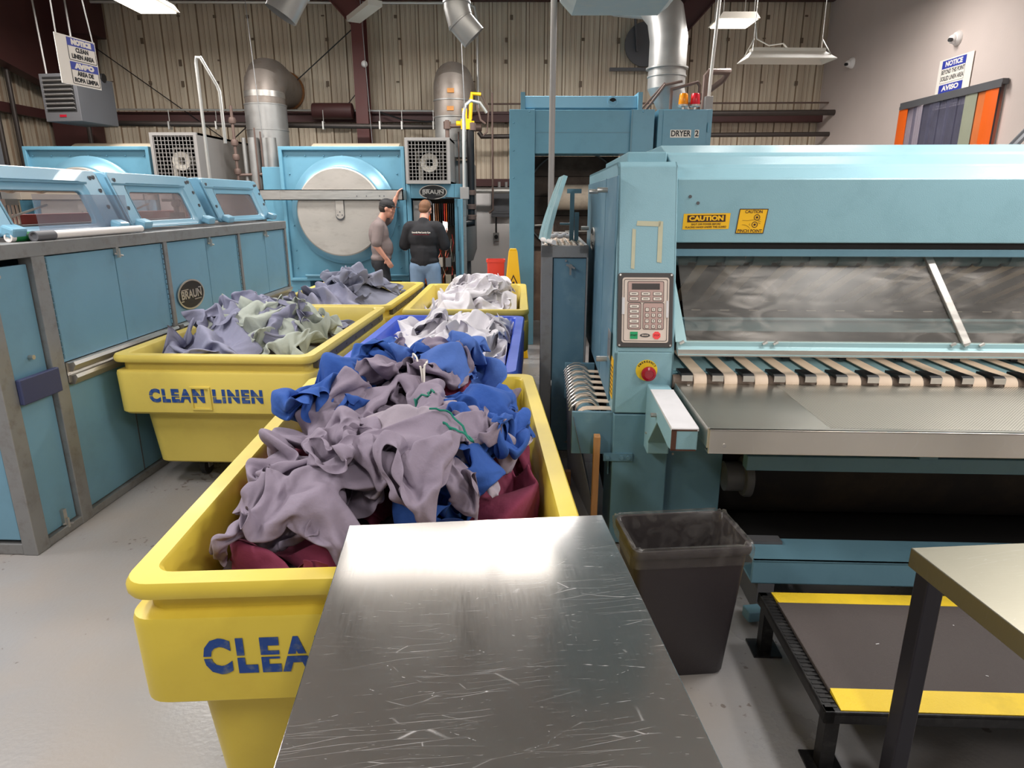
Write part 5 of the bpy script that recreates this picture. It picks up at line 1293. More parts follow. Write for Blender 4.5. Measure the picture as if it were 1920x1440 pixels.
# side delivery belts at the open end
dl = MB().cyl((-.375, .08, .655), (-.375, 1.0, .655), .052, n=24)
obj('delivery_roller', dl, M['teal_low'], iron)
obj('roller_plate', MB().box(-.46, -.20, .04, .06, .50, .725).box(-.46, -.27, 1.0, 1.02, .50, .74).box(-.27, -.262, .06, 1.0, .38, .56), M['side_blue'], iron, smooth=0, bevel=.003)
y = .13
for k in range(7):
    bl = MB(); pts = [(-.05, .70), (-.30, .712)] + [(-.375 - .056 * math.sin(a), .655 + .056 * math.cos(a)) for a in [i * .4 for i in range(7)]]
    vs = []
    for (x, z) in pts: vs += [(x, y, z), (x, y + .055, z), (x + .001, y, z - .004), (x + .001, y + .055, z - .004)]
    fs = []
    for q in range(len(pts) - 1):
        a = q * 4; fs += [(a, a + 4, a + 5, a + 1), (a + 2, a + 3, a + 7, a + 6), (a, a + 2, a + 6, a + 4), (a + 1, a + 5, a + 7, a + 3)]
    bl.add(vs, fs); obj('delivery_belt', bl, M['belt'], iron, smooth=60)
    for q in (0, .064):
        rg = MB().tube([(-.375 - .085 * math.sin(a) - .01, y + .06 + q, .655 + .085 * math.cos(a)) for a in [-1.2 + i * .35 for i in range(8)]], .006, 6)
        obj('ring_guide', rg, M['alu'], iron)
    y += .125
obj('bay_dark', MB().box(-.24, -.22, .08, 1.9, .1, .735), M['dark'], iron, smooth=0)
g = MB().add([(-.455, .03, .70), (-.455, 1.0, .72), (-.43, 1.0, .02), (-.30, .03, .02), (-.452, .03, .70), (-.452, 1.0, .72), (-.427, 1.0, .02), (-.297, .03, .02)], [(0, 1, 2, 3), (7, 6, 5, 4), (0, 4, 5, 1), (2, 6, 7, 3), (1, 5, 6, 2), (0, 3, 7, 4)])
obj('end_guard_sheet', g, M['glass_side'], iron, smooth=0, label='hazy clear end guard')
obj('guard_batten', MB().bar((-.335, .03, .0), (-.335, -.01, .62), .045, .032, (1, 0, 0)).bar((-.44, .75, .0), (-.44, .75, .10), .04, .04), M['wood'], iron, smooth=0, bevel=.003, label='raw wooden batten')
bk = MB().box(-.30, -.155, -.014, .0, .485, .525)
for x in (-.28, -.21, -.175): bk.cyl((x, -.014, .505), (x, -.022, .505), .011, n=10)
obj('bracket_plate', bk, M['side_blue'], iron, smooth=0)
# stickers
ca = thing('caution_sticker', '', ''); ca.parent = iron
pn = thing('pinch_sticker', '', ''); pn.parent = iron
for o in (ca, pn):
    for q in ('label', 'category'):
        if q in o: del o[q]
ca.location = (.170, .1985, 1.650); ca.rotation_euler = (R(90), R(-1), 0)
obj('backing', MB().add([(-.112, -.037, 0), (.110, -.037, 0), (.115, .037, 0), (-.108, .037, 0)], [(0, 1, 2, 3)]), M['caution'], ca, smooth=0, label='yellow sticker')
obj('band', MB().box(-.090, .092, -.003, .030, .0004, .0008), M['caution_ink'], ca, smooth=0)
text('band_lettering', 'CAUTION', .03, M['caution'], ca, (.001, .0135, .001), (0, 0, 0), bold=.0016, width=.165, ext=.0002)
text('sticker_lettering', 'SHUT OFF POWER BEFORE', .012, M['caution_ink'], ca, (0, -.0135, .0006), (0, 0, 0), bold=.0002, width=.14, ext=.0002)
text('sticker_lettering', 'PLACING HANDS UNDER THIS GUARD', .012, M['caution_ink'], ca, (0, -.027, .0006), (0, 0, 0), bold=.0002, width=.195, ext=.0002)
pn.location = (.388, .1985, 1.651); pn.rotation_euler = (R(90), 0, 0)
q = [(-.074, -.058), (.060, -.058), (.074, .058), (-.062, .058)]
obj('backing', MB().add([(x, y, 0) for x, y in q], [(0, 1, 2, 3)]), M['caution'], pn, smooth=0, label='yellow sticker with black border')
pb = MB().frame(q, [(x * .95, y * .94) for x, y in q], lambda a, b: (a, b, .0009), lambda a, b: (a, b, .0003))
for (x, y) in ((.023, .018), (.015, -.016)):
    ci = lambda r: [(x + r * math.cos(2 * PI * i / 20), y + r * math.sin(2 * PI * i / 20)) for i in range(20)]
    pb.frame(ci(.0145), ci(.0115), lambda a, b: (a, b, .001), lambda a, b: (a, b, .0003)); pb.prism(ci(.0055), 'z', .0003, .001)
for pts in ([(-.045, .004), (-.02, .003), (.0, .006), (.012, .006)], [(-.045, -.016), (-.03, -.017), (-.015, -.025), (-.005, -.034)], [(-.008, -.01), (-.012, -.016), (-.006, -.02)], [(.03, .002), (.042, .008)], [(.031, .0), (.044, -.002)], [(.03, -.006), (.042, -.012)]):
    pb.tube([(x, y, .0008) for x, y in pts], .0006, 4)
obj('pictogram', pb, M['caution_ink'], pn, smooth=0)
text('sticker_lettering', 'CAUTION', .02, M['caution_ink'], pn, (.006, .044, .0006), (0, 0, 0), bold=.0003, width=.082, ext=.0002)
text('sticker_lettering', 'PINCH POINT', .02, M['caution_ink'], pn, (-.006, -.046, .0006), (0, 0, 0), bold=.0003, width=.116, ext=.0002)

# ---- grey-framed cabinet machine behind the ironer's open end
st = thing('stacker_machine', 'grey framed blue cabinet machine between the white-sheet cart and the ironer', 'laundry machine', (.19, 4.28, 0), IZ)
W, D, T = .305, 1.9, 1.465
f = MB().box(0, .075, 0, .05, 0, T).box(W - .012, W, 0, .05, 0, T).box(0, W, 0, .06, T - .075, T).box(0, W, 0, .05, 0, .05).box(0, .05, D - .06, D, 0, T).box(W - .05, W, D - .05, D, 0, T)
f.box(0, .06, 0, D, T - .05, T).box(W - .06, W, 0, D, T - .05, T).box(0, W, D - .06, D, T - .05, T).box(0, .05, 0, D, 0, .05)
obj('frame', f, M['grey_frame'], st, smooth=0, bevel=.003)
d = obj('front_panel', MB().box(.08, W - .014, .012, .03, .055, T - .08), M['side_blue'], st, smooth=0)
lt = MB().cyl((.19, -.01, T - .13), (.19, .014, T - .13), .014, n=10).obox((.19, -.012, T - .13), (.06, .008, .012), (0, .4, 0)).obox((.19, -.012, T - .16), (.012, .008, .05)).cyl((.16, .0, T - .095), (.16, .014, T - .095), .007, n=8).cyl((.2, .0, .12), (.2, .014, .12), .012, n=10).obox((.2, -.0, .12), (.05, .006, .006))
obj('latch', lt, M['grey_frame'], d, smooth=0)
sp = MB().box(.004, .012, .05, D - .06, .05, T - .05)
o = obj('side_panel', sp, M['side_blue'], st, smooth=0)
h = MB(); y = .07
while y < D - .08:
    h.box(.0005, .0035, y, y + .014, .08, T - .08); y += .045
obj('perforation', h, M['dark_grey'], o, smooth=0)
obj('rear_panel', MB().box(.05, W - .05, D - .03, D - .015, .05, T - .05), M['side_blue'], st, smooth=0)
obj('side_panel', MB().box(W - .012, W - .004, .05, D - .05, .05, T - .05), M['side_blue'], st, smooth=0)
tb = MB().box(.05, W - .05, .05, D - .05, T - .03, T - .02)
for k in range(6): tb.cyl((.03 + k * .047, .03, T - .002), (.03 + k * .047 + .0, D - .8, T - .002), .012, n=8)
obj('roller_top', tb, M['beige_plastic'], st, smooth=30, label='pale ribbed top')
hd = thing('raised_cover', '', ''); hd.parent = st
for q in ('label', 'category'):
    if q in hd: del hd[q]
m = MB(); n = 8; vs = []
for i in range(n + 1):
    tt = i / n; x = -.02 + .14 * tt ** 1.25; z = T + .01 + .43 * tt
    vs += [(x + .05 - .03 * tt, .14, z), (x + .075 - .03 * tt, .14, z - .008), (x, .62, z), (x + .025, .62, z - .008)]
fs = []
for i in range(n):
    a = i * 4; fs += [(a, a + 1, a + 5, a + 4), (a + 2, a + 6, a + 7, a + 3), (a, a + 4, a + 6, a + 2), (a + 1, a + 3, a + 7, a + 5)]
fs += [(0, 2, 3, 1), (n * 4, n * 4 + 1, n * 4 + 3, n * 4 + 2)]
m.add(vs, fs)
obj('cover_panel', m, mat('weathered_teal_cover', (150, 190, 196), .3, var=.25, scale=7, dirt=(216, 226, 228), dirt_amt=.6, dscale=9, stretch=(1, 1, .25)), hd, smooth=50, label='weathered teal cover standing open')
ar = MB().box(.20, .23, .5, .53, T, T + .33).box(.235, .265, .5, .53, T, T + .2).cyl((.13, .5, T + .12), (.2, .5, T + .12), .008, n=8).box(.18, .28, .53, .6, T + .33, T + .36)
obj('lift_arm', ar, M['teal_low'], st, smooth=0)
t = MB().lathe([(.009, .0), (.0155, .0), (.0155, .34), (.009, .34)], (.09, .05, T + .022), (.0, 1, 0), 16)
o = tag(obj('plastic_pipe', t, M['white_plastic']), 'short white plastic pipe on the grey cabinet corner', 'pipe'); o.location = (.19 + .0, 4.20, 0); o.rotation_euler = (0, 0, R(10))
o = MB(); 
for k in range(5): o.sph((.30 + .03 * k, 4.98 + .01 * (k % 2), T + .022 + .008 * (k % 2)), (.028, .025, .018), 10)
tag(obj('rag', o, M['cloth_white']), 'crumpled white rag on the ribbed cabinet top', 'rag')
# ------------------------------------------------------------------ tunnel dryer with its control box
dr = thing('tunnel_dryer', 'tall blue pass-through dryer with a scorched dark opening beside the wet floor sign', 'industrial dryer', (0, 8.0, 0))
b = MB().box(-.03, .265, 0, .5, 0, 2.745).box(1.38, 1.635, 0, .5, 0, 2.745).box(.266, 1.379, .04, .499, 2.27, 2.744)
b.box(-.028, .0, .501, 2.2, .0, 2.69).box(1.6, 1.633, .501, 2.2, 0, 2.69).box(-.028, 1.633, .501, 2.2, 2.70, 2.743)
obj('shell', b, M['blue_wash'], dr, smooth=0, bevel=.006)
obj('header_seam', MB().box(.265, 1.38, .036, .04, 2.498, 2.504).box(1.366, 1.382, -.003, .0, 1.2, 2.745).box(.03, .036, -.003, .0, .4, 1.25), M['teal_low'], dr, smooth=0)
hb = MB().prism([(.1, 2.745), (.06, 2.77), (.10, 2.90), (.6, 2.91), (.6, 2.745)], 'x', .15, 1.44)
obj('top_housing', hb, M['blue_hood'], dr, smooth=0, bevel=.005)
obj('end_bracket', MB().box(.10, .15, .02, .1, 2.735, 2.93).box(1.44, 1.49, .02, .3, 2.735, 2.93), M['blue_wash'], dr, smooth=0)
ph = MB().lathe([(.062, 0), (.062, .012), (.042, .012), (.042, 0)], (1.16, .085, 2.835), (0, -1, .25), 24, caps=False)
obj('port_ring', ph, M['blue_hood'], dr); obj('port_glass', MB().lathe([(.042, .004), (.0, .005)], (1.16, .085, 2.835), (0, -1, .25), 24), M['dark'], dr)
bp_ = MB()
for k in range(8): bp_.box(.265, 1.38, 1.0, 1.02, .3 + k * .25, .3 + k * .25 + .243)
obj('scorched_panels', bp_, M['burnt'], dr, smooth=0, label='scorched inner panels')
obj('inner_back', MB().box(.2, 1.4, 1.05, 1.07, .2, 2.3), M['dark'], dr, smooth=0)
rg = MB().lathe([(.66, .0), (.66, .02), (.64, .02), (.64, 0)], (.82, .96, 1.72), (0, 1, 0), 48, caps=False)
obj('drum_ring', rg, M['grey_box'], dr)
obj('heat_drum', MB().cyl((.52, .62, 1.78), (1.35, .62, 1.78), .155, n=32), mat('pale_pipe_cover', (214, 196, 176), .5, var=.12, dirt=(110, 70, 50), dirt_amt=.5, dscale=5), dr, label='pale cylinder inside the opening')
obj('loading_sill', MB().box(.265, 1.38, .05, .9, .3, 1.15), M['burnt'], dr, smooth=0)
obj('inner_rod', MB().cyl((.3, .9, 1.42), (.5, .9, 1.43), .02, n=8).cyl((.7, .8, 1.35), (1.0, .8, 1.35), .012, n=8), M['alu'], dr)
vs_ = MB(); rivets(vs_, [(.02, z) for z in (2.6, 2.3, 2.0)] + [(1.5, 2.72), (.2, 2.72)], 0, .01)
obj('rivet', vs_, M['blue_wash'], dr)
cb = thing('dryer_control_box', 'blue control box lettered DRYER 2 with two warning beacons on top', 'control box', (1.985, 8.0, 0))
obj('case', MB().box(-.31, .31, .0, .55, .9, 2.745), M['blue_wash'], cb, smooth=0, bevel=.006)
obj('door_panel', MB().box(-.255, .25, -.012, .0, .95, 2.735), M['blue_wash'], cb, smooth=0, bevel=.004)
obj('hinge', MB().cyl((.265, -.008, 2.5), (.265, -.008, 2.6), .01, n=8).cyl((.265, -.008, 1.6), (.265, -.008, 1.7), .01, n=8), M['blue_wash'], cb)
pl = obj('name_plate', MB().box(-.165, .075, -.014, -.0125, 2.44, 2.525).box(.115, .165, -.014, -.0125, 2.44, 2.525), M['sign_white'], cb, smooth=0)
text('plate_lettering', 'DRYER', .088, M['ink'], cb, (-.045, -.0145, 2.482), (R(90), 0, 0), bold=.0022, width=.225)
text('plate_lettering', '2', .088, M['ink'], cb, (.14, -.0145, 2.482), (R(90), 0, 0), bold=.0022)
for x, m_, lb in ((-.02, 'amber', 'amber beacon'), (.115, 'red_lens', 'red beacon')):
    be = obj('beacon', MB().lathe([(.05, .055), (.055, .065), (.047, .16), (.04, .175), (.001, .178)], (x, .06, 2.745), n=20), M[m_], cb, label=lb)
    obj('beacon_base', MB().lathe([(.02, 0), (.02, .03), (.06, .035), (.062, .055), (.05, .06)], (x, .06, 2.745), n=20), M['alu'], be)
    obj('reflector', MB().sph((x, .06, 2.86), (.025, .025, .03), 10), M['caution'] if m_ == 'amber' else M['alu'], be)
tag(obj('switch_box', MB().box(2.27, 2.36, 8.25, 8.33, 2.745, 2.92), M['grey_box'], smooth=0, bevel=.004), 'small grey switch box on top of the lettered control box', 'electrical box')
tag(obj('conduit_drop', MB().tube([(2.315, 8.29, 2.92), (2.42, 8.29, 5.6)], .02, 10), M['conduit']), 'pale conduit rising from the switch box past the bright light', 'conduit')
tag(obj('ceiling_pole', MB().cyl((.345, 6.0, 1.2), (.345, 6.0, 5.6), .026, n=14), M['grey_box']), 'grey vertical pole in front of the dryer opening', 'pole')

# ------------------------------------------------------------------ ducts
def seams(m, pts, r):
    for p, d in pts:
        p = Vector(p); d = Vector(d).normalized()
        m.lathe([(r, -.012), (r + .012, -.008), (r + .012, .008), (r, .012)], p - d * 0, d, 28, caps=False)
t = thing('exhaust_duct', 'weathered bent duct entering the wall above the hooded machine washers', 'duct', (-3.67, 10.45, 0))
obj('riser', MB().cyl((0, 0, 1.9), (0, 0, 3.10), .30, n=32), M['galv'], t)
el = [(0, 0, 3.08), (0, 0, 3.25), (.0, .06, 3.40), (-.01, .2, 3.50), (-.03, .42, 3.53), (-.08, .85, 3.52), (-.16, 1.5, 3.52)]
obj('elbow', MB().tube(el, .285, 28), M['galv_old'], t, smooth=25, label='brown weathered elbow')
sm = MB(); seams(sm, [((0, 0, 3.10), (0, 0, 1)), ((0, 0, 2.75), (0, 0, 1)), ((0, 0, 2.45), (0, 0, 1))], .295)
obj('collar', sm, M['galv'], t)
obj('foil_patch', MB().lathe([(.289, 3.2), (.289, 3.28)], (0, 0, 0), (0, 0, 1), 28, caps=False), M['alu'], t)
obj('wall_seal', MB().lathe([(.28, -.02), (.315, 0), (.315, .03), (.28, .04)], (-.155, 1.46, 3.52), (-.1, 1, 0), 28, caps=False), mat('foam_seal', (130, 86, 50), .9, var=.4, scale=20), t)
sp = MB()
for x, r in ((-.24, .03), (-.1, .075), (.06, .06), (.16, .07)): sp.cyl((x, -.36, 1.9), (x, -.36, 2.62), r, n=16)
obj('small_flue', sp, M['galv'], t)
vv = MB().tube([(-.36, -.4, 3.05), (-.36, -.4, 1.9)], .022, 8)
for z in (2.85, 2.55, 2.35, 2.15): vv.lathe([(.0, -.05), (.045, -.04), (.055, 0), (.045, .04), (0, .05)], (-.36, -.4, z), n=12)
vv.tube([(-.05, -.42, 2.75), (-.05, -.42, 1.5)], .013, 6).tube([(.03, -.42, 2.7), (.03, -.42, 1.5)], .013, 6).tube([(.1, -.42, 2.1), (.18, -.42, 2.1), (.18, -.42, 1.5)], .013, 6).tube([(-.36, -.4, 2.1), (.2, -.4, 2.12)], .02, 8)
obj('valve_pipes', vv, M['pipe_brown'], t)
t = thing('exhaust_duct', 'weathered bent duct entering the wall behind the yellow gas valve', 'duct', (-.885, 10.45, 0))
obj('riser', MB().cyl((0, 0, 2.36), (0, 0, 2.95), .27, n=32), M['galv'], t)
el = [(0, 0, 2.93), (0, 0, 3.2), (.0, .06, 3.36), (.0, .2, 3.46), (.0, .45, 3.50), (.0, 1.5, 3.50)]
obj('elbow', MB().tube(el, .275, 28), M['galv_old'], t, smooth=25, label='brown weathered elbow')
sm = MB(); seams(sm, [((0, 0, 2.93), (0, 0, 1)), ((0, 0, 2.6), (0, 0, 1)), ((0, 0, 3.16), (0, 0, 1))], .272)
obj('collar', sm, M['galv'], t)
mk = MB().lathe([(.2775, 3.0), (.2775, 3.05)], (0, 0, 0), (0, 0, 1), 28, caps=False)
obj('foil_patch', MB().box(-.06, .04, -.283, -.272, 3.0, 3.06).box(-.05, .05, -.283, -.272, 3.24, 3.30), mat('orange_mark', (190, 130, 70), .7, var=.3, scale=20), t, smooth=0)
t = thing('exhaust_duct', 'fat segmented galvanised duct rising above the warning beacons', 'duct', (1.915, 8.75, 0))
sg = MB().tube([(-.02, -.05, 3.06), (-.02, -.05, 3.31), (-.02, -.05, 3.62), (-.06, .03, 3.9), (-.2, .15, 4.1), (-.6, .4, 4.2)], [.225, .225, .225, .225, .225, .225], 32)
obj('segments', sg, M['galv'], t, smooth=25)
n = 28; rings = []
for k in range(5):
    q = k / 4; r0 = .225; hx, hy = .20, .14
    rg = []
    for i in range(n):
        a = 2 * PI * i / n; sq = max(abs(math.cos(a)), abs(math.sin(a)))
        x = (1 - q) * r0 * math.cos(a) + q * hx * math.cos(a) / sq * .85; y = (1 - q) * r0 * math.sin(a) + q * hy * math.sin(a) / sq * .85
        rg.append((x - .02 + q * .16, y - .05, 3.06 - .36 * q))
    rings.append(rg)
obj('transition', MB().loft(rings[::-1]), M['galv'], t, smooth=40)
sm = MB(); seams(sm, [((-.02, -.05, 3.30), (0, 0, 1)), ((-.02, -.05, 3.20), (0, 0, 1))], .225)
sm.lathe([(.225, -.01), (.255, -.008), (.255, .008), (.225, .01)], (-.02, -.05, 3.29), (0, 0, 1), 28, caps=False)
obj('collar', sm, M['galv'], t)
fd = MB().lathe([(.0, 0), (.34, 0), (.34, .03), (0, .03)], (2.2, 11.85, 4.22), (0, 1, 0), 32).box(1.62, 2.5, 11.8, 11.85, 3.81, 3.86).bar((2.0, 11.8, 4.62), (2.06, 11.8, 4.1), .05, .03)
tag(obj('wall_fan_disc', fd, M['dark_grey'], smooth=30), 'dark round wall fan cover behind the fat duct', 'wall fan')
t = thing('duct_nozzle', 'open ended silver duct elbow hanging near the maroon rafter', 'duct', (-2.05, 7.0, 3.75))
nz = MB().tube([(.02, 0, 1.85), (.02, 0, .1), (-.04, -.03, -.1), (-.16, -.06, -.30)], .155, 28, caps=False)
obj('spout', nz, M['galv'], t, smooth=25)
sm = MB(); seams(sm, [((-.04, -.03, -.1), (-.3, -.1, -1)), ((.02, 0, .12), (0, 0, 1))], .153)
obj('seam_band', sm, M['galv'], t)
obj('dark_throat', MB().lathe([(.0, 0), (.15, 0)], (-.13, -.05, -.25), (-.5, -.12, -.86), 28), M['dark'], t)
t = thing('duct_nozzle', 'silver duct elbow hanging over the middle duct, spout turned toward the dryer', 'duct', (-.53, 7.0, 3.55))
nz = MB().tube([(0, 0, 2.05), (0, 0, -.02), (.03, .0, -.14), (.16, .02, -.28)], .125, 28, caps=False)
obj('spout', nz, M['galv'], t, smooth=25)
sm = MB(); seams(sm, [((.03, 0, -.14), (.6, .05, -.8)), ((0, 0, .02), (0, 0, 1))], .123)
obj('seam_band', sm, M['galv'], t)
obj('dark_throat', MB().lathe([(.0, 0), (.12, 0)], (.13, .02, -.25), (.68, .1, -.73), 28), M['dark'], t)
t = thing('canopy_duct', 'painted sheet metal canopy corner hanging above the dryer at the frame top', 'duct', (.88, 5.2, 3.24))
obj('canopy', MB().prism([(-.48, .10), (-.38, .0), (.34, .0), (.42, .06), (.42, 1.6), (-.48, 1.6)], 'y', 0, .9), mat('canopy_paint', (166, 182, 186), .45, var=.12, dirt=(205, 196, 176), dirt_amt=.4), t, smooth=0)
sg = MB().bar((.0, -.03, .14), (.36, -.03, -.005), .03, .05, (0, 0, 1))
obj('slotted_angle', sg, M['grey_box'], t, smooth=0)
sh_ = MB()
for k in range(12): sh_.obox((.02 + k * .028, -.047, .131 - k * .0113), (.014, .004, .008), (0, .38, 0))
obj('angle_slot', sh_, M['dark'], t, smooth=0)
obj('label_scrap', MB().box(-.12, -.06, -.004, -.001, .09, .105).box(.0, .03, -.004, -.001, .07, .085), M['sign_white'], t, smooth=0)

# ------------------------------------------------------------------ pipes and fittings along the wall
def ptube(name, label, cat, pts, r, m='pipe', n=10):
    return tag(obj(name, MB().tube(pts, r, n), M[m]), label, cat)
pm_ = MB().tube([(-6.75, 11.1, 2.4), (-6.75, 11.1, 2.93)], .035, 10).tube([(-6.75, 11.1, 2.93), (-.55, 11.1, 2.86)], .04, 10)
t = thing('steam_main', 'dark horizontal pipe run crossing in front of both bent ducts', 'pipe')
obj('pipe', pm_, M['pipe'], t)
fl = MB()
for x in (-6.75, -3.98, -.85, -.55): fl.lathe([(.04, -.07), (.06, -.06), (.06, .06), (.04, .07)], (x, 11.1, 2.93 - .0113 * (x + 6.75)), (1, 0, 0), 12)
fl.cyl((-6.72, 11.1, 3.0), (-6.72, 11.1, 3.3), .02, n=8).obox((-6.68, 11.08, 3.3), (.14, .05, .05), (0, .4, 0))
obj('fitting', fl, M['pipe_brown'], t)
hg = MB()
for x in (-5.45, -4.7, -3.0, -2.1, -1.75, -1.25): hg.cyl((x, 11.1, 2.95), (x, 11.1, 3.12), .006, n=6).box(x - .012, x + .012, 11.05, 11.15, 2.83, 2.95)
obj('hanger', hg, M['conduit'], t, smooth=0)
ptube('return_pipe', 'dark pipe run along the girt to the plaster wall', 'pipe', [(-.55, 11.5, 2.83), (-.5, 11.5, 2.76), (5.6, 11.5, 2.80)], .038)
ptube('conduit_run', 'thin rust pipe along the ribbed wall above the girt', 'pipe', [(-.4, 11.65, 3.28), (5.25, 11.65, 3.30)], .014, 'pipe_brown', 6)
ptube('conduit_run', 'dark pipe stub poking from the plaster wall below the tube light', 'pipe', [(2.6, 11.4, 3.10), (5.25, 11.4, 3.12)], .045)
ptube('conduit_run', 'thin bright conduit under the eave beam', 'conduit', [(-7.3, 11.6, 4.78), (-.75, 11.6, 4.76), (-.6, 11.6, 4.70), (-.56, 11.6, 4.5), (-.56, 11.6, 3.2)], .022, 'conduit')
ptube('conduit_run', 'upper bright conduit along the eave beam', 'conduit', [(-7.3, 11.55, 4.90), (5.2, 11.55, 4.88)], .022, 'conduit')
ptube('conduit_run', 'white conduit along the girt behind the weathered ducts', 'conduit', [(-7.6, 11.65, 3.2), (-.6, 11.65, 3.17)], .016, 'conduit', 6)
ptube('floor_main', 'shiny horizontal pipe above the breaker panel', 'pipe', [(-.95, 11.5, 1.90), (.0, 11.5, 1.90)], .045, 'alu')
ptube('sagging_cable', 'black cable sagging from the girt to the bent duct', 'cable', [(-2.2, 11.6, 3.15), (-1.8, 11.5, 3.02), (-1.4, 11.4, 2.98), (-1.0, 11.2, 2.98)], .014, 'black', 6)
rb = [('brace_rod', 'thin brace rod slanting down behind the hanging clean-linen sign', [(-7.45, 11.75, 4.6), (-4.75, 11.75, 2.65)]), ('brace_rod', 'thin brace rod slanting up from the weathered elbow to the maroon column', [(-4.9, 11.75, 2.6), (-2.5, 11.75, 4.5)])]
for nme, lb, pts in rb: ptube(nme, lb, 'rod', pts, .009, 'black', 6)
for k, (x, y, lb) in enumerate(((-3.56, 9.9, 'thin hanging wire passing the weathered elbow'), (-.60, 9.0, 'thin hanging wire by the second duct nozzle'), (-2.22, 11.0, 'thin pale wire beside the maroon column'))):
    ptube('hanging_wire', lb, 'wire', [(x, y, 2.6), (x - .1, y, 5.6)], .006, 'grey_frame', 6)
o = obj('air_cylinder', MB().lathe([(.05, -.02), (.12, .0), (.125, .03), (.125, .62), (.12, .65), (.05, .67)], (-3.28, 11.55, 3.16), (1, 0, 0), 24), M['girt'])
tag(o, 'brown cylinder strapped to the girt beside the maroon column', 'tank')
o = obj('column_lamp', MB().lathe([(.02, 0), (.045, .01), (.05, .05), (.03, .08), (0, .085)], (-2.37, 11.45, 3.85), (.2, -1, -.2), 14), M['white_plastic'])
tag(o, 'small white lamp on the maroon column', 'lamp')
ptube('lamp_cable', 'thin black cable drooping from the column lamp', 'cable', [(-2.4, 11.5, 3.82), (-2.5, 11.6, 3.5), (-2.75, 11.65, 3.25), (-3.0, 11.6, 3.22)], .008, 'black', 6)
# gas train
t = thing('gas_train', 'black gas pipe with bright yellow valve beside the second bent duct', 'gas valve', (-.6, 10.0, 0))
g = MB().tube([(.0, 0, 2.72), (0, 0, 1.5), (0, 0, 1.42), (-.2, -.1, 1.40)], .055, 12)
obj('black_pipe', g, M['black'], t)
g = MB().box(-.13, .02, -.06, .06, 2.72, 2.86).box(-.11, -.04, -.05, .05, 2.86, 3.0).cyl((-.0, 0, 2.86), (.02, 0, 3.14), .028, n=10).tube([(.02, 0, 3.12), (.03, 0, 3.20), (.16, 0, 3.19)], .024, 8).cyl((-.2, 0, 2.80), (.06, 0, 2.80), .04, n=10)
obj('yellow_valve', g, M['yellow_valve'], t, smooth=30, bevel=.004, label='bright yellow valve')
g = MB().cyl((-.33, 0, 2.77), (.08, 0, 2.78), .03, n=10).lathe([(0, -.06), (.055, -.05), (.055, .05), (0, .06)], (-.33, 0, 2.78), n=12).cyl((-.33, 0, 2.5), (-.33, 0, 2.85), .03, n=8).lathe([(.0, -.07), (.065, -.05), (.065, .05), (0, .07)], (.02, 0, 2.76), n=12)
for z in (1.85, 1.65, 1.5): g.lathe([(.05, -.04), (.07, -.03), (.07, .03), (.05, .04)], (0, 0, z), n=12)
obj('fitting', g, M['pipe_brown'], t)
g = MB().tube([(.16, 0, 3.19), (.26, .1, 3.0), (.24, .1, 2.7), (.18, .1, 2.65)], .012, 6).tube([(.1, .0, 3.05), (.15, 0, 2.85), (.22, 0, 2.8)], .014, 6).tube([(-.18, .1, 2.7), (-.18, .1, 2.0), (-.15, .1, 1.9)], .012, 6).tube([(.3, .6, 3.3), (.3, .6, 1.6), (.24, .6, 1.55)], .016, 6)
obj('small_tubing', g, M['pipe_brown'], t)
ts = MB().tube([(-1.0, 11.3, 2.1), (-.2, 11.3, 2.1)], .012, 6)
# electric panel
t = thing('breaker_panel', 'grey breaker panel on the painted block wall beside the dryer', 'electrical panel', (-.19, 11.86, 0))
obj('case', MB().box(-.17, .18, -.10, .03, 1.46, 1.96), M['dark_grey'], t, smooth=0, bevel=.004)
obj('cover', MB().box(-.16, .17, -.112, -.10, 1.52, 1.95).box(-.10, .10, -.118, -.112, 1.56, 1.80), M['dark_grey'], t, smooth=0)
obj('stub', MB().cyl((-.03, -.05, 1.96), (-.03, -.05, 2.05), .025, n=10).cyl((.09, -.05, 1.96), (.09, -.05, 2.05), .025, n=10), M['grey_box'], t)
obj('tag_label', MB().box(-.06, .06, -.114, -.112, 1.86, 1.91), mat('red_tag', (206, 120, 104), .6, var=.3, scale=40), t, smooth=0)
t = thing('wall_outlet', 'grey round outlet at the end of the black conduit below the breaker panel', 'outlet', (-.28, 11.86, 0))
obj('box', MB().box(-.05, .05, -.06, .03, 1.05, 1.19), M['grey_box'], t, smooth=0, bevel=.006)
obj('socket', MB().cyl((0, -.06, 1.12), (0, -.075, 1.12), .035, n=16), M['black'], t)
obj('conduit', MB().cyl((0, -.03, 1.19), (0, -.03, 1.46), .014, n=8), M['black'], t)
# pipes above the dryer
t = thing('dryer_piping', 'brown pipe loops over the lettered control box', 'pipe', (2.3, 8.42, 0))
g = MB().tube([(0, 0, 2.70), (0, 0, 3.16), (.04, 0, 3.21), (.26, 0, 3.21), (.24, .1, 3.14), (-.05, .5, 2.9)], .034, 10)
g.tube([(-.42, -.1, 2.72), (-.42, -.1, 3.0), (-.12, -.1, 3.08), (-.09, -.1, 3.04), (-.09, -.1, 2.72)], .02, 8).tube([(-.75, .1, 2.70), (-.5, -.1, 3.05), (-.3, -.1, 3.09)], .016, 8).tube([(-.8, .2, 2.72), (-.48, .0, 3.09)], .012, 6)
obj('pipe', g, M['pipe_brown'], t)
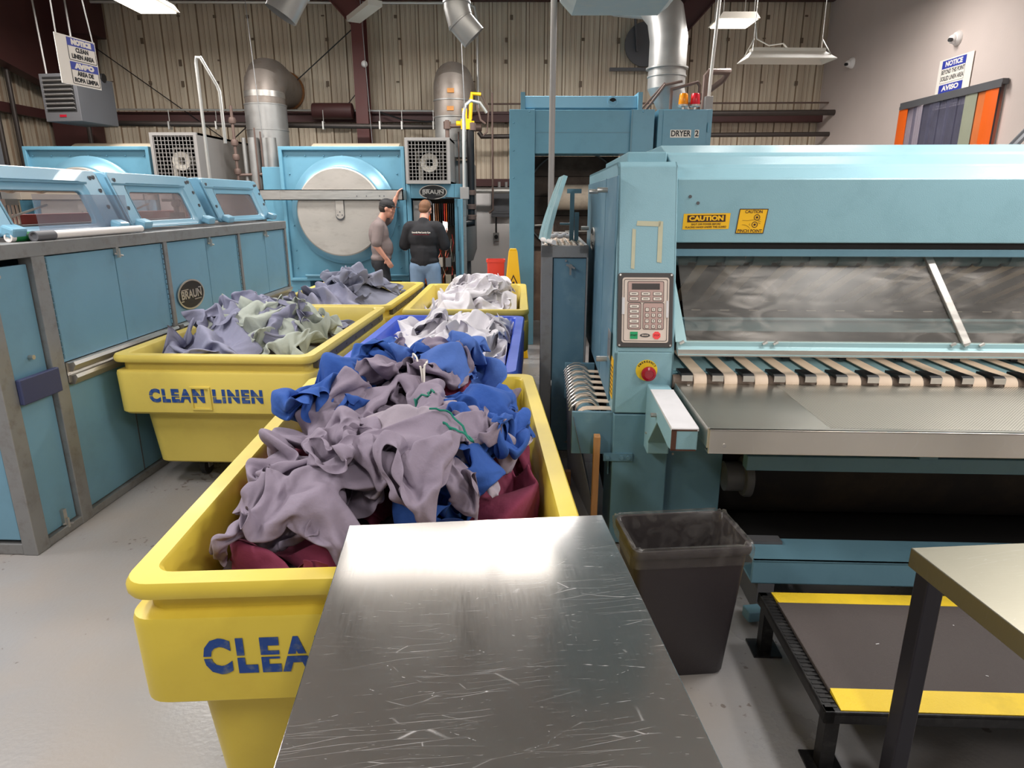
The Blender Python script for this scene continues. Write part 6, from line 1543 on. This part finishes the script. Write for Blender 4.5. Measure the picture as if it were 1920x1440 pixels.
# unit heater
t = thing('unit_heater', 'grey louvred unit heater hanging behind the clean-linen sign', 'heater', (-6.05, 9.5, 2.78), R(-8))
b = MB().box(-.32, .22, 0, .7, 0, .60)
obj('case', b, M['dark_grey'], t, smooth=0, bevel=.005)
obj('outlet', MB().box(-.27, .17, -.004, .02, .12, .56), M['dark'], t, smooth=0)
lv = MB()
for k in range(7): lv.obox((-.05, -.015, .16 + k * .058), (.42, .035, .006), (-.5, 0, 0))
obj('louvre', lv, M['grey_box'], t, smooth=0)
obj('maker_tag', MB().box(-.1, .0, -.006, -.001, .055, .085), M['estop'], t, smooth=0, label='small red tag')
obj('hanger_rod', MB().cyl((-.28, .1, .6), (-.33, .1, 2.8), .012, n=6).cyl((.18, .1, .6), (.16, .1, 2.8), .012, n=6), M['grey_box'], t)
o = ptube('flue_pipe', 'black flue stub poking out past the clean-linen sign', 'pipe', [(-6.3, 10.0, 3.42), (-5.75, 10.0, 3.40)], .06, 'black', 16)
t = thing('side_wall_pipes', 'bundle of dark pipes running up the side wall', 'pipe', (-7.5, 0, 0))
for y in (9.9, 10.2, 10.55):
    obj('pipe', MB().cyl((0, y, 1.5), (0, y, 4.9), .035, n=10), M['pipe'], t)
# ------------------------------------------------------------------ signs
def sign(label, loc, rot, w, h, l1, l2, off, chains=False, gm=None):
    t = thing('notice_sign', label, 'sign', loc, 0); t.rotation_euler = rot
    obj('board', MB().box(-w / 2, w / 2, -h / 2, h / 2, -.004, .0), M['sign_white'] if gm is None else gm, t, smooth=0)
    pw = w * .70; px = off
    for k, (hd, lines) in enumerate((l1, l2)):
        yc = h * (.245 - .485 * k); ph = h * .455
        fr_ = MB().frame(rrect(pw, ph, .006, 3, px, yc), rrect(pw - .006, ph - .006, .005, 3, px, yc), lambda a, b: (a, b, .0012), lambda a, b: (a, b, .0002))
        obj('panel_outline', fr_, M['ink'], t, smooth=0)
        obj('panel_white', MB().add([(px - pw / 2, yc - ph / 2, .0003), (px + pw / 2, yc - ph / 2, .0003), (px + pw / 2, yc + ph / 2, .0003), (px - pw / 2, yc + ph / 2, .0003)], [(0, 1, 2, 3)]), M['sign_white'], t, smooth=0)
        hb_ = ph * .36
        obj('header_band', MB().box(px - pw / 2, px + pw / 2, yc + ph / 2 - hb_, yc + ph / 2, .0004, .0014), M['sign_blue'], t, smooth=0)
        text('header_lettering', hd, hb_ * .82, M['sign_white'], t, (px, yc + ph / 2 - hb_ * .5, .0016), (0, 0, 0), bold=.0035, width=pw * .72)
        for q, ln in enumerate(lines):
            text('sign_lettering', ln, ph * .27, M['ink'], t, (px, yc + ph * (-.02 - .29 * q), .0006), (0, 0, 0), bold=.0016, width=pw * min(.96, .068 * len(ln) + .12))
    if chains:
        for s in (-1, 1):
            obj('hanger_chain', MB().tube([(s * (w / 2 - .012), h / 2 - .012, 0), (s * (w / 2 - .03) - .02, h / 2 + .25, .004), (s * (w / 2 - .03) - .06, h / 2 + 2.9, .0)], .0035, 6), M['conduit'], t)
    return t
sd_ = 4.0
sign('hanging white sign reading NOTICE CLEAN LINEN AREA', (-2.51, 4.135, 2.517), (R(90), R(0), R(78)), .278, .26,
     ('NOTICE', ('CLEAN', 'LINEN AREA')), ('AVISO', ('ÁREA DE', 'ROPA LIMPIA')), .035, chains=True)
sign('wall sign reading NOTICE BEYOND THIS POINT SOILED LINEN AREA above the strip curtain', (5.235, 8.42, 3.10), (R(90), 0, R(-90)), .62, .56,
     ('NOTICE', ('BEYOND THIS POINT', 'SOILED LINEN AREA')), ('AVISO', ('MÁS ALLÁ DE ESTE PUNTO', 'ÁREA DE ROPA SUCIA')), -.03)
def wallcam(label, y, z):
    t = thing('security_camera', label, 'camera', (5.25, y, z), 0)
    obj('mount', MB().lathe([(.08, 0), (.08, .02), (.06, .05), (.0, .06)], (0, 0, 0), (-1, 0, 0), 20), M['white_plastic'], t)
    e = obj('eye', MB().sph((-.06, .0, -.01), .052, 16), M['white_plastic'], t)
    obj('lens', MB().cyl((-.085, -.02, -.02), (-.125, -.035, -.025), .022, n=14), M['black'], e)
wallcam('round white camera above the soiled-linen sign', 8.47, 3.58)
wallcam('small white camera on the plaster wall near the tube light', 11.0, 3.78)
ptube('hose_reel_arc', 'dark curved pipe edge behind the ironer hood by the plaster wall', 'pipe', [(3.55, 5.0, 1.9), (3.62, 5.0, 2.12), (3.70, 5.0, 2.22), (3.9, 5.0, 2.25)], .03, 'dark_grey')
# wet floor sign, red bin
t = thing('wet_floor_sign', 'yellow wet floor sign standing behind the white-sheet cart', 'wet floor sign', (.012, 7.45, 0), R(4))
for s, rx in ((-1, R(-9)), (1, R(9))):
    m = MB().prism([(-.16, 0), (.16, 0), (.05, 1.2), (.035, 1.24), (-.035, 1.24), (-.05, 1.2)], 'y', -.012, .012)
    o = obj('leaf', m, M['cone'], t, smooth=0, bevel=.006); o.location = (0, s * .19, 0); o.rotation_euler = (rx, 0, 0)
    if s < 0:
        tr = MB().frame([(-.07, .80), (.07, .80), (0, .95)], [(-.05, .812), (.05, .812), (0, .925)], lambda a, b: (a, -.0145, b), lambda a, b: (a, -.0115, b))
        tr.box(-.012, .012, -.0145, -.012, .83, .87).box(-.03, .03, -.0145, -.012, .815, .825)
        obj('warning_triangle', tr, M['caution_ink'], o, smooth=0)
        for k, w_ in enumerate(('CAUTION', 'WET FLOOR')):
            text('sign_lettering', w_, .05, M['caution_ink'], o, (0, -.0126, .74 - .07 * k), (R(90), 0, 0), bold=.001, width=.17)
t = thing('red_bin', 'red plastic bin half hidden behind the white sheets', 'bin', (-.19, 7.75, 0))
obj('tub', MB().loft([[(x, y, z) for x, y in rrect(w_, w_ * .8, .02, 3)] for w_, z in ((.17, 0), (.2, 1.05), (.22, 1.05), (.22, 1.08), (.19, 1.08), (.15, .1))]), M['red_plastic'], t, smooth=30)
# ------------------------------------------------------------------ bin, benches, platform
t = thing('waste_bin', 'dark brown rectangular waste bin with clear liner beside the ironer', 'waste bin', (.632, 2.19, 0), R(5))
def br_(w, l, z, r=.035): return [(x, y, z) for x, y in rrect(w, l, r, 6)]
obj('body', MB().loft([br_(.33, .20, 0), br_(.345, .212, .012), br_(.418, .27, .525), br_(.418, .27, .53), br_(.438, .29, .532), br_(.444, .296, .548), br_(.436, .288, .562), br_(.416, .268, .56), br_(.405, .257, .5), br_(.335, .202, .03)]), M['bin'], t, smooth=40)
rn = random.Random(4); rings = []
for (w_, l_, z) in ((.452, .304, .50), (.455, .307, .53), (.455, .307, .562), (.44, .292, .572), (.41, .262, .566), (.395, .248, .52), (.37, .23, .40), (.345, .21, .22)):
    rg = br_(w_, l_, z); rings.append([(x + rn.uniform(-.004, .004), y + rn.uniform(-.004, .004), zz + rn.uniform(-.006, .006)) for x, y, zz in rg])
obj('liner_bag', MB().loft(rings, caps=(False, False)), M['bag'], t, smooth=60, label='clear bin liner folded over the rim')
def bench(label, loc, rz, x0, x1, y0, y1, z, thick, leg_in, mt, legm, overhang=0):
    t = thing('work_table', label, 'table', loc, rz)
    m = MB().box(x0, x1, y0, y1, z - .004, z).box(x0, x1, y1 - .004, y1, z - thick, z).box(x0, x1, y0, y0 + .004, z - thick, z).box(x0, x0 + .004, y0, y1, z - thick, z).box(x1 - .004, x1, y0, y1, z - thick, z)
    m.box(x0 + .004, x1 - .004, y0 + .004, y1 - .004, z - .02, z - .005)
    obj('tabletop', m, mt, t, smooth=0, bevel=.003)
    for x in (x0 + .03, x1 - .03):
        for y in (y0 + .03, y1 - leg_in):
            obj('leg', MB().box(x - .025, x + .025, y - .025, y + .025, 0, z - .01), legm, t, smooth=0, bevel=.004)
    obj('apron', MB().box(x0 + .05, x1 - .05, y0 + .02, y0 + .04, z - .07, z - .01).box(x0 + .05, x1 - .05, y1 - leg_in - .01, y1 - leg_in + .01, z - .07, z - .01), legm, t, smooth=0)
    return t
bench('scratched stainless steel table in the foreground overlapping the nearest cart', (-.089, 1.53, 0), R(5.15), -.3285, .3285, -1.15, 0, .95, .035, .22, M['steel_hi'], M['leg_steel'])
bench('worn steel bench in front of the platform with dark square legs', (1.073, 1.564, 0), R(4.5), 0, 1.2, -.75, 0, .85, .055, .05, M['steel_old'], M['leg_steel'])
t = thing('operator_platform', 'low black platform with grey mat and yellow edges in front of the ironer', 'platform', (.96, 1.645, 0), R(-2.2))
fr = MB().box(0, 2.2, 0, .035, .195, .24).box(0, 2.2, .60, .635, .195, .24).box(0, .035, 0, .635, .195, .24).box(2.165, 2.2, 0, .635, .195, .24).box(0, 2.2, 0, .635, .225, .238)
obj('frame', fr, M['black_steel'], t, smooth=0, bevel=.004)
for (x, y) in ((.035, .035), (.035, .60), (2.16, .035), (2.16, .60)):
    l_ = obj('leg', MB().box(x - .022, x + .022, y - .022, y + .022, 0, .2), M['black_steel'], t, smooth=0)
    obj('foot_plate', MB().box(x - .055, x + .055, y - .055, y + .055, 0, .008), M['black_steel'], l_, smooth=0)
gr = MB()
for k in range(30): gr.box(.008, .045, .02 + k * .02, .028 + k * .02, .238, .242)
obj('grating_edge', gr, M['black_steel'], t, smooth=0)
obj('floor_mat', MB().box(.045, 2.19, .085, .55, .239, .253), M['mat_grey'], t, smooth=0, bevel=.003)
for (a, b) in ((.006, .088), (.547, .63)):
    ed = MB().prism([(a, .2395), (b, .2395), (b, .2535 if a < .1 else .243), (a, .243 if a < .1 else .2535)], 'x', .05, 2.19)
    obj('mat_edge', ed, M['mat_yellow'], t, smooth=0, label='yellow bevelled mat edge')
lc = MB()
cr = random.Random(9)
for k in range(9): lc.obox((.3 + cr.uniform(0, 1.2), cr.uniform(.12, .5), .2545), (.012 * cr.random() + .002, .003, .001), (0, 0, cr.uniform(0, 3)))
obj('lint_scrap', lc, M['white_paint'], t, smooth=0)

# drawstrings lying on the nearest pile: follow the garments' surface
_garm = PILES[0]
_bm = bmesh.new(); bpy.context.view_layer.update()
for o in _garm:
    off = len(_bm.verts); tmp = bmesh.new(); tmp.from_mesh(o.data); tmp.transform(o.matrix_world)
    me = bpy.data.meshes.new('x'); tmp.to_mesh(me); tmp.free(); _bm.from_mesh(me); bpy.data.meshes.remove(me)
_bv = BVHTree.FromBMesh(_bm)
def surf(x, y):
    h = _bv.ray_cast(Vector((x, y, 3)), Vector((0, 0, -1)))
    return h[0].z if h[0] else .8
def cord(label, pts, m, r=.0038):
    P = [Vector((x, y, 0)) for x, y in pts]; out = []
    for i in range(len(P) - 1):
        for q in range(6):
            p = P[i].lerp(P[i + 1], q / 6); out.append((p.x, p.y, surf(p.x, p.y) + .008))
    zs = [p[2] for p in out]; zs2 = [max(zs[max(0, i - 1):i + 2]) for i in range(len(zs))]
    out = [(p[0], p[1], z) for p, z in zip(out, zs2)]
    tag(obj('drawstring', MB().tube(out, r, 6), M[m]), label, 'cord')
cord('green drawstring lying on the grey clothes nearest the steel table', [(-.27, 2.02), (-.20, 2.02), (-.15, 1.97), (-.12, 1.90), (-.17, 1.94), (-.22, 1.98), (-.16, 1.93)], 'teal_cord')
cord('green drawstring on the middle of the nearest pile', [(-.37, 2.36), (-.345, 2.29), (-.30, 2.25), (-.31, 2.30), (-.27, 2.20)], 'teal_cord')
cord('white drawstring hanging down the near side of the peak', [(-.44, 2.82), (-.43, 2.74), (-.40, 2.66), (-.37, 2.58), (-.355, 2.66), (-.36, 2.54)], 'white_cord')
_bm.free()
# ------------------------------------------------------------------ people: limbs and lumps merged into one skin by a voxel remesh
def cone(m, p0, r0, p1, r1, n=14):
    p0 = Vector(p0); p1 = Vector(p1); d = p1 - p0
    m.lathe([(r0, 0), (r1, d.length)], p0, d, n)
    m.sph(p0, r0, n); m.sph(p1, r1, n)
def ell(m, c, r, rot=(0, 0, 0), n=16):
    k = len(m.v); m.sph((0, 0, 0), r, n); E = Euler(rot).to_matrix()
    m.v[k:] = [tuple(Vector(c) + E @ Vector(p)) for p in m.v[k:]]
def fuse(name, m, mt, parent, vox=.009, it=4, label=None):
    o = obj(name, m, mt, parent, smooth=0, label=label)
    r = o.modifiers.new('fuse', 'REMESH'); r.mode = 'VOXEL'; r.voxel_size = vox; r.use_smooth_shade = True
    s = o.modifiers.new('relax', 'SMOOTH'); s.iterations = it; s.factor = .5
    return o
def hand(m, wrist, d, palm_n, thumb_side, curl=.5, s=1.0):
    """palm, four bent fingers and a thumb; d: direction of the fingers, palm_n: out of the palm"""
    W = Vector(wrist); d = Vector(d).normalized(); nrm = Vector(palm_n); nrm = (nrm - d * nrm.dot(d)).normalized(); sd = d.cross(nrm) * thumb_side
    for k in (-1.5, -.5, .5, 1.5):
        cone(m, W + sd * k * .009 * s, .017 * s, W + d * .085 * s + sd * k * .0185 * s, .0125 * s, 10)
    for k, L in ((1.5, .070), (.5, .080), (-.5, .075), (-1.5, .058)):
        p = W + d * .085 * s + sd * k * .0195 * s; dd = d
        for q, f in enumerate((.45, .32, .23)):
            dd = (dd * math.cos(curl * .6) + nrm * math.sin(curl * .6)).normalized() if q or curl else dd
            p2 = p + dd * L * f * s; cone(m, p, (.0105 - .001 * q) * s, p2, (.0095 - .001 * q) * s, 8); p = p2
    p = W + d * .02 * s + sd * .028 * s
    p2 = p + (d * .6 + sd * .7 + nrm * .35).normalized() * .045 * s; cone(m, p, .014 * s, p2, .011 * s, 8)
    p3 = p2 + (d * .9 + sd * .2 + nrm * .4).normalized() * .032 * s; cone(m, p2, .011 * s, p3, .009 * s, 8)

def head(m, c, yaw, pitch=0.0, roll=0.0):
    E = Euler((pitch, roll, yaw)).to_matrix(); c = Vector(c)
    def L(p, r, rt=(0, 0, 0)): ell(m, c + E @ Vector(p), r, (E @ Euler(rt).to_matrix()).to_euler())
    L((0, 0, .02), (.075, .095, .10)); L((0, .035, -.05), (.058, .062, .066)); L((0, .062, -.085), (.032, .03, .024))   # skull, jaw, chin
    L((0, .085, .03), (.056, .022, .018))                                                                               # brow
    L((0, .100, -.008), (.011, .014, .026), (.35, 0, 0)); L((0, .108, -.02), (.015, .014, .011))                        # nose
    L((0, .086, -.052), (.024, .012, .006)); L((0, .085, -.064), (.021, .012, .007))                                    # lips
    for s in (-1, 1):
        L((s * .042, .07, -.012), (.024, .022, .02)); L((s * .077, .0, .0), (.010, .020, .031))
    return E

# the man in the taupe shirt: body turned to the washer (+x), one hand on his thigh, one on the door bar
t = thing('person', 'man in black cap, taupe shirt and black trousers leaning a hand on the washer bar', 'person', (-1.79, 9.02, 0), R(-78))
B = MB(); hp = (0.0, .02, 1.70)
E1 = head(B, (0, .11, 1.635), R(-8), R(-10))
cone(B, (0, .01, 1.45), .062, (0, .075, 1.57), .054)
ell(B, (0, -.01, 1.30), (.17, .115, .19)); ell(B, (0, .02, 1.10), (.155, .125, .16)); ell(B, (0, -.005, .95), (.165, .12, .13))
cone(B, (-.17, -.01, 1.42), .062, (.17, -.01, 1.42), .062)
# right arm (towards the camera): hangs, hand on thigh / pocket
cone(B, (.19, -.01, 1.41), .056, (.225, -.06, 1.17), .044); cone(B, (.225, -.06, 1.17), .042, (.20, .06, 1.0), .029)
hand(B, (.198, .07, .99), (-.05, .45, -.85), (-1, .1, .1), -1, .75)
# left arm: bent up, hand on the bar in front of his face
cone(B, (-.18, .0, 1.41), .056, (-.14, .16, 1.52), .045); cone(B, (-.14, .16, 1.52), .042, (-.10, .24, 1.77), .029)
hand(B, (-.10, .245, 1.78), (.05, .35, .9), (0, 1, -.35), 1, .7)
for s, kx in ((-1, .01), (1, .03)):
    cone(B, (s * .09, 0, .92), .09, (s * .10, .03 + kx, .5), .06); cone(B, (s * .10, .03 + kx, .5), .056, (s * .10, -.02, .09), .04)
    ell(B, (s * .105, .06, .045), (.045, .13, .042))
fuse('body', B, M['skin'], t, .0085)
S_ = MB()
ell(S_, (0, -.012, 1.30), (.192, .138, .20)); ell(S_, (0, .025, 1.12), (.182, .152, .18)); ell(S_, (0, .005, .99), (.188, .145, .075))
cone(S_, (-.17, -.01, 1.42), .074, (.17, -.01, 1.42), .074); cone(S_, (0, -.0, 1.44), .078, (0, .015, 1.475), .070)
cone(S_, (.18, -.01, 1.41), .076, (.222, -.05, 1.205), .072); cone(S_, (-.18, .0, 1.41), .074, (-.148, .12, 1.49), .066)
fuse('shirt', S_, M['shirt_grey'], t, .012, 6, 'taupe T-shirt')
Pn = MB()
ell(Pn, (0, -.0, .93), (.182, .138, .13))
for s, kx in ((-1, .01), (1, .03)):
    cone(Pn, (s * .092, 0, .90), .106, (s * .105, .03 + kx, .5), .085); cone(Pn, (s * .105, .03 + kx, .5), .083, (s * .105, -.01, .07), .074)
    ell(Pn, (s * .195, .0, .68), (.03, .08, .10))
fuse('trousers', Pn, M['pants_black'], t, .012, 5, 'black cargo trousers')
sh = MB()
for s in (-1, 1): ell(sh, (s * .105, .07, .045), (.054, .145, .046))
fuse('shoes', sh, M['shoe'], t, .01, 3)
hr = MB(); c = Vector((0, .11, 1.635))
def HL(m, p, r, E, cc): ell(m, cc + E @ Vector(p), r, E.to_euler())
HL(hr, (0, -.03, .01), (.080, .078, .085), E1, c)
fuse('hair', hr, M['hair_dark'], t, .01, 3)
cp = MB(); HL(cp, (0, -.002, .055), (.087, .106, .082), E1, c); HL(cp, (0, -.02, .03), (.086, .088, .04), E1, c)
k0 = len(cp.v)
cp.prism([(-.07, .05), (.07, .05), (.072, .10), (.05, .16), (0, .18), (-.05, .16), (-.072, .10)], 'z', .04, .048)
cp.v[k0:] = [tuple(c + E1 @ Vector(p)) for p in cp.v[k0:]]
fuse('cap', cp, M['cap'], t, .007, 2, 'black baseball cap')

# the man in the black shirt seen from behind, head bent to his phone
t = thing('person', 'man in black T-shirt and blue jeans seen from behind at the open control cabinet', 'person', (-1.185, 8.97, 0), R(-6))
B = MB(); c = Vector((.01, .085, 1.625))
E2 = head(B, c, R(-14), R(-20), R(4))
cone(B, (0, .0, 1.44), .066, (.005, .055, 1.56), .06)
ell(B, (0, 0, 1.27), (.19, .13, .2)); ell(B, (0, .01, 1.08), (.175, .135, .17)); ell(B, (0, 0, .93), (.175, .13, .13))
cone(B, (-.19, 0, 1.40), .068, (.19, 0, 1.40), .068)
cone(B, (-.21, 0, 1.39), .06, (-.275, .03, 1.29 - .16), .048); cone(B, (-.275, .03, 1.13), .046, (-.13, .27, 1.20), .032)
hand(B, (-.125, .28, 1.205), (.55, .75, .3), (.1, -.2, 1), -1, .6)
cone(B, (.21, 0, 1.39), .06, (.285, .03, 1.13), .048); cone(B, (.285, .03, 1.13), .046, (.23, .24, 1.27), .032)
hand(B, (.228, .25, 1.28), (-.1, .75, .65), (-.5, -.5, .5), 1, .7)
for s in (-1, 1):
    cone(B, (s * .10, 0, .90), .095, (s * .125, .03, .49), .064); cone(B, (s * .125, .03, .49), .06, (s * .135, -.02, .09), .042)
    ell(B, (s * .145, .06, .045), (.047, .13, .043))
fuse('body', B, M['skin'], t, .0085)
S_ = MB()
ell(S_, (0, -.002, 1.27), (.216, .152, .21)); ell(S_, (0, .012, 1.08), (.205, .16, .2)); ell(S_, (0, .0, .955), (.205, .152, .075)); cone(S_, (0, 0, 1.1), .155, (0, 0, .95), .16)
cone(S_, (-.18, 0, 1.40), .082, (.18, 0, 1.40), .082); cone(S_, (0, .0, 1.43), .082, (0, .01, 1.468), .074)
for s in (-1, 1): cone(S_, (s * .20, 0, 1.385), .084, (s * .277, .025, 1.165), .08)
fuse('shirt', S_, M['shirt_black'], t, .012, 6, 'black T-shirt with small white back print')
text('back_print', 'Generally Most Laundry Care', .03, M['sign_white'], t, (0, -.1605, 1.335), (R(90), 0, 0), bold=.0008, width=.25, ext=.0015)
obj('print_line', MB().box(-.11, .11, -.162, -.158, 1.306, 1.310), M['estop'], t, smooth=0)
Pn = MB(); ell(Pn, (0, 0, .90), (.195, .148, .13))
for s in (-1, 1):
    cone(Pn, (s * .102, 0, .87), .115, (s * .128, .03, .48), .09); cone(Pn, (s * .128, .03, .48), .088, (s * .138, -.01, .07), .08)
fuse('jeans', Pn, M['jeans'], t, .012, 5, 'light blue jeans')
sh = MB()
for s in (-1, 1): ell(sh, (s * .145, .07, .045), (.056, .145, .046))
fuse('shoes', sh, M['shoe'], t, .01, 3)
hr = MB(); HL(hr, (0, -.022, .035), (.083, .09, .092), E2, c); HL(hr, (0, -.05, -.02), (.068, .05, .05), E2, c)
fuse('hair', hr, M['hair'], t, .009, 2, 'short reddish brown hair')
bnd = MB(); pts = [c + E2 @ Vector((.087 * math.sin(a), .01 + .02 * math.cos(a) - .02, .035 + .092 * math.cos(a))) for a in [-1.3 + .2 * i for i in range(14)]]
obj('headset_band', bnd.tube(pts, .011, 8), M['cap'], t)
ph = obj('phone', MB().obox((0, 0, 0), (.075, .009, .15)), M['black'], smooth=0, bevel=.004)
sc_ = obj('phone_screen', MB().box(-.034, .034, -.0052, -.0047, -.07, .07), M['white_plastic'], ph, smooth=0, label='bright phone screen')
ph.location = (-.925, 9.26, 1.40); ph.rotation_euler = (R(-35), R(10), R(20))
tag(ph, 'phone with bright screen held up by the man in the black shirt', 'phone')
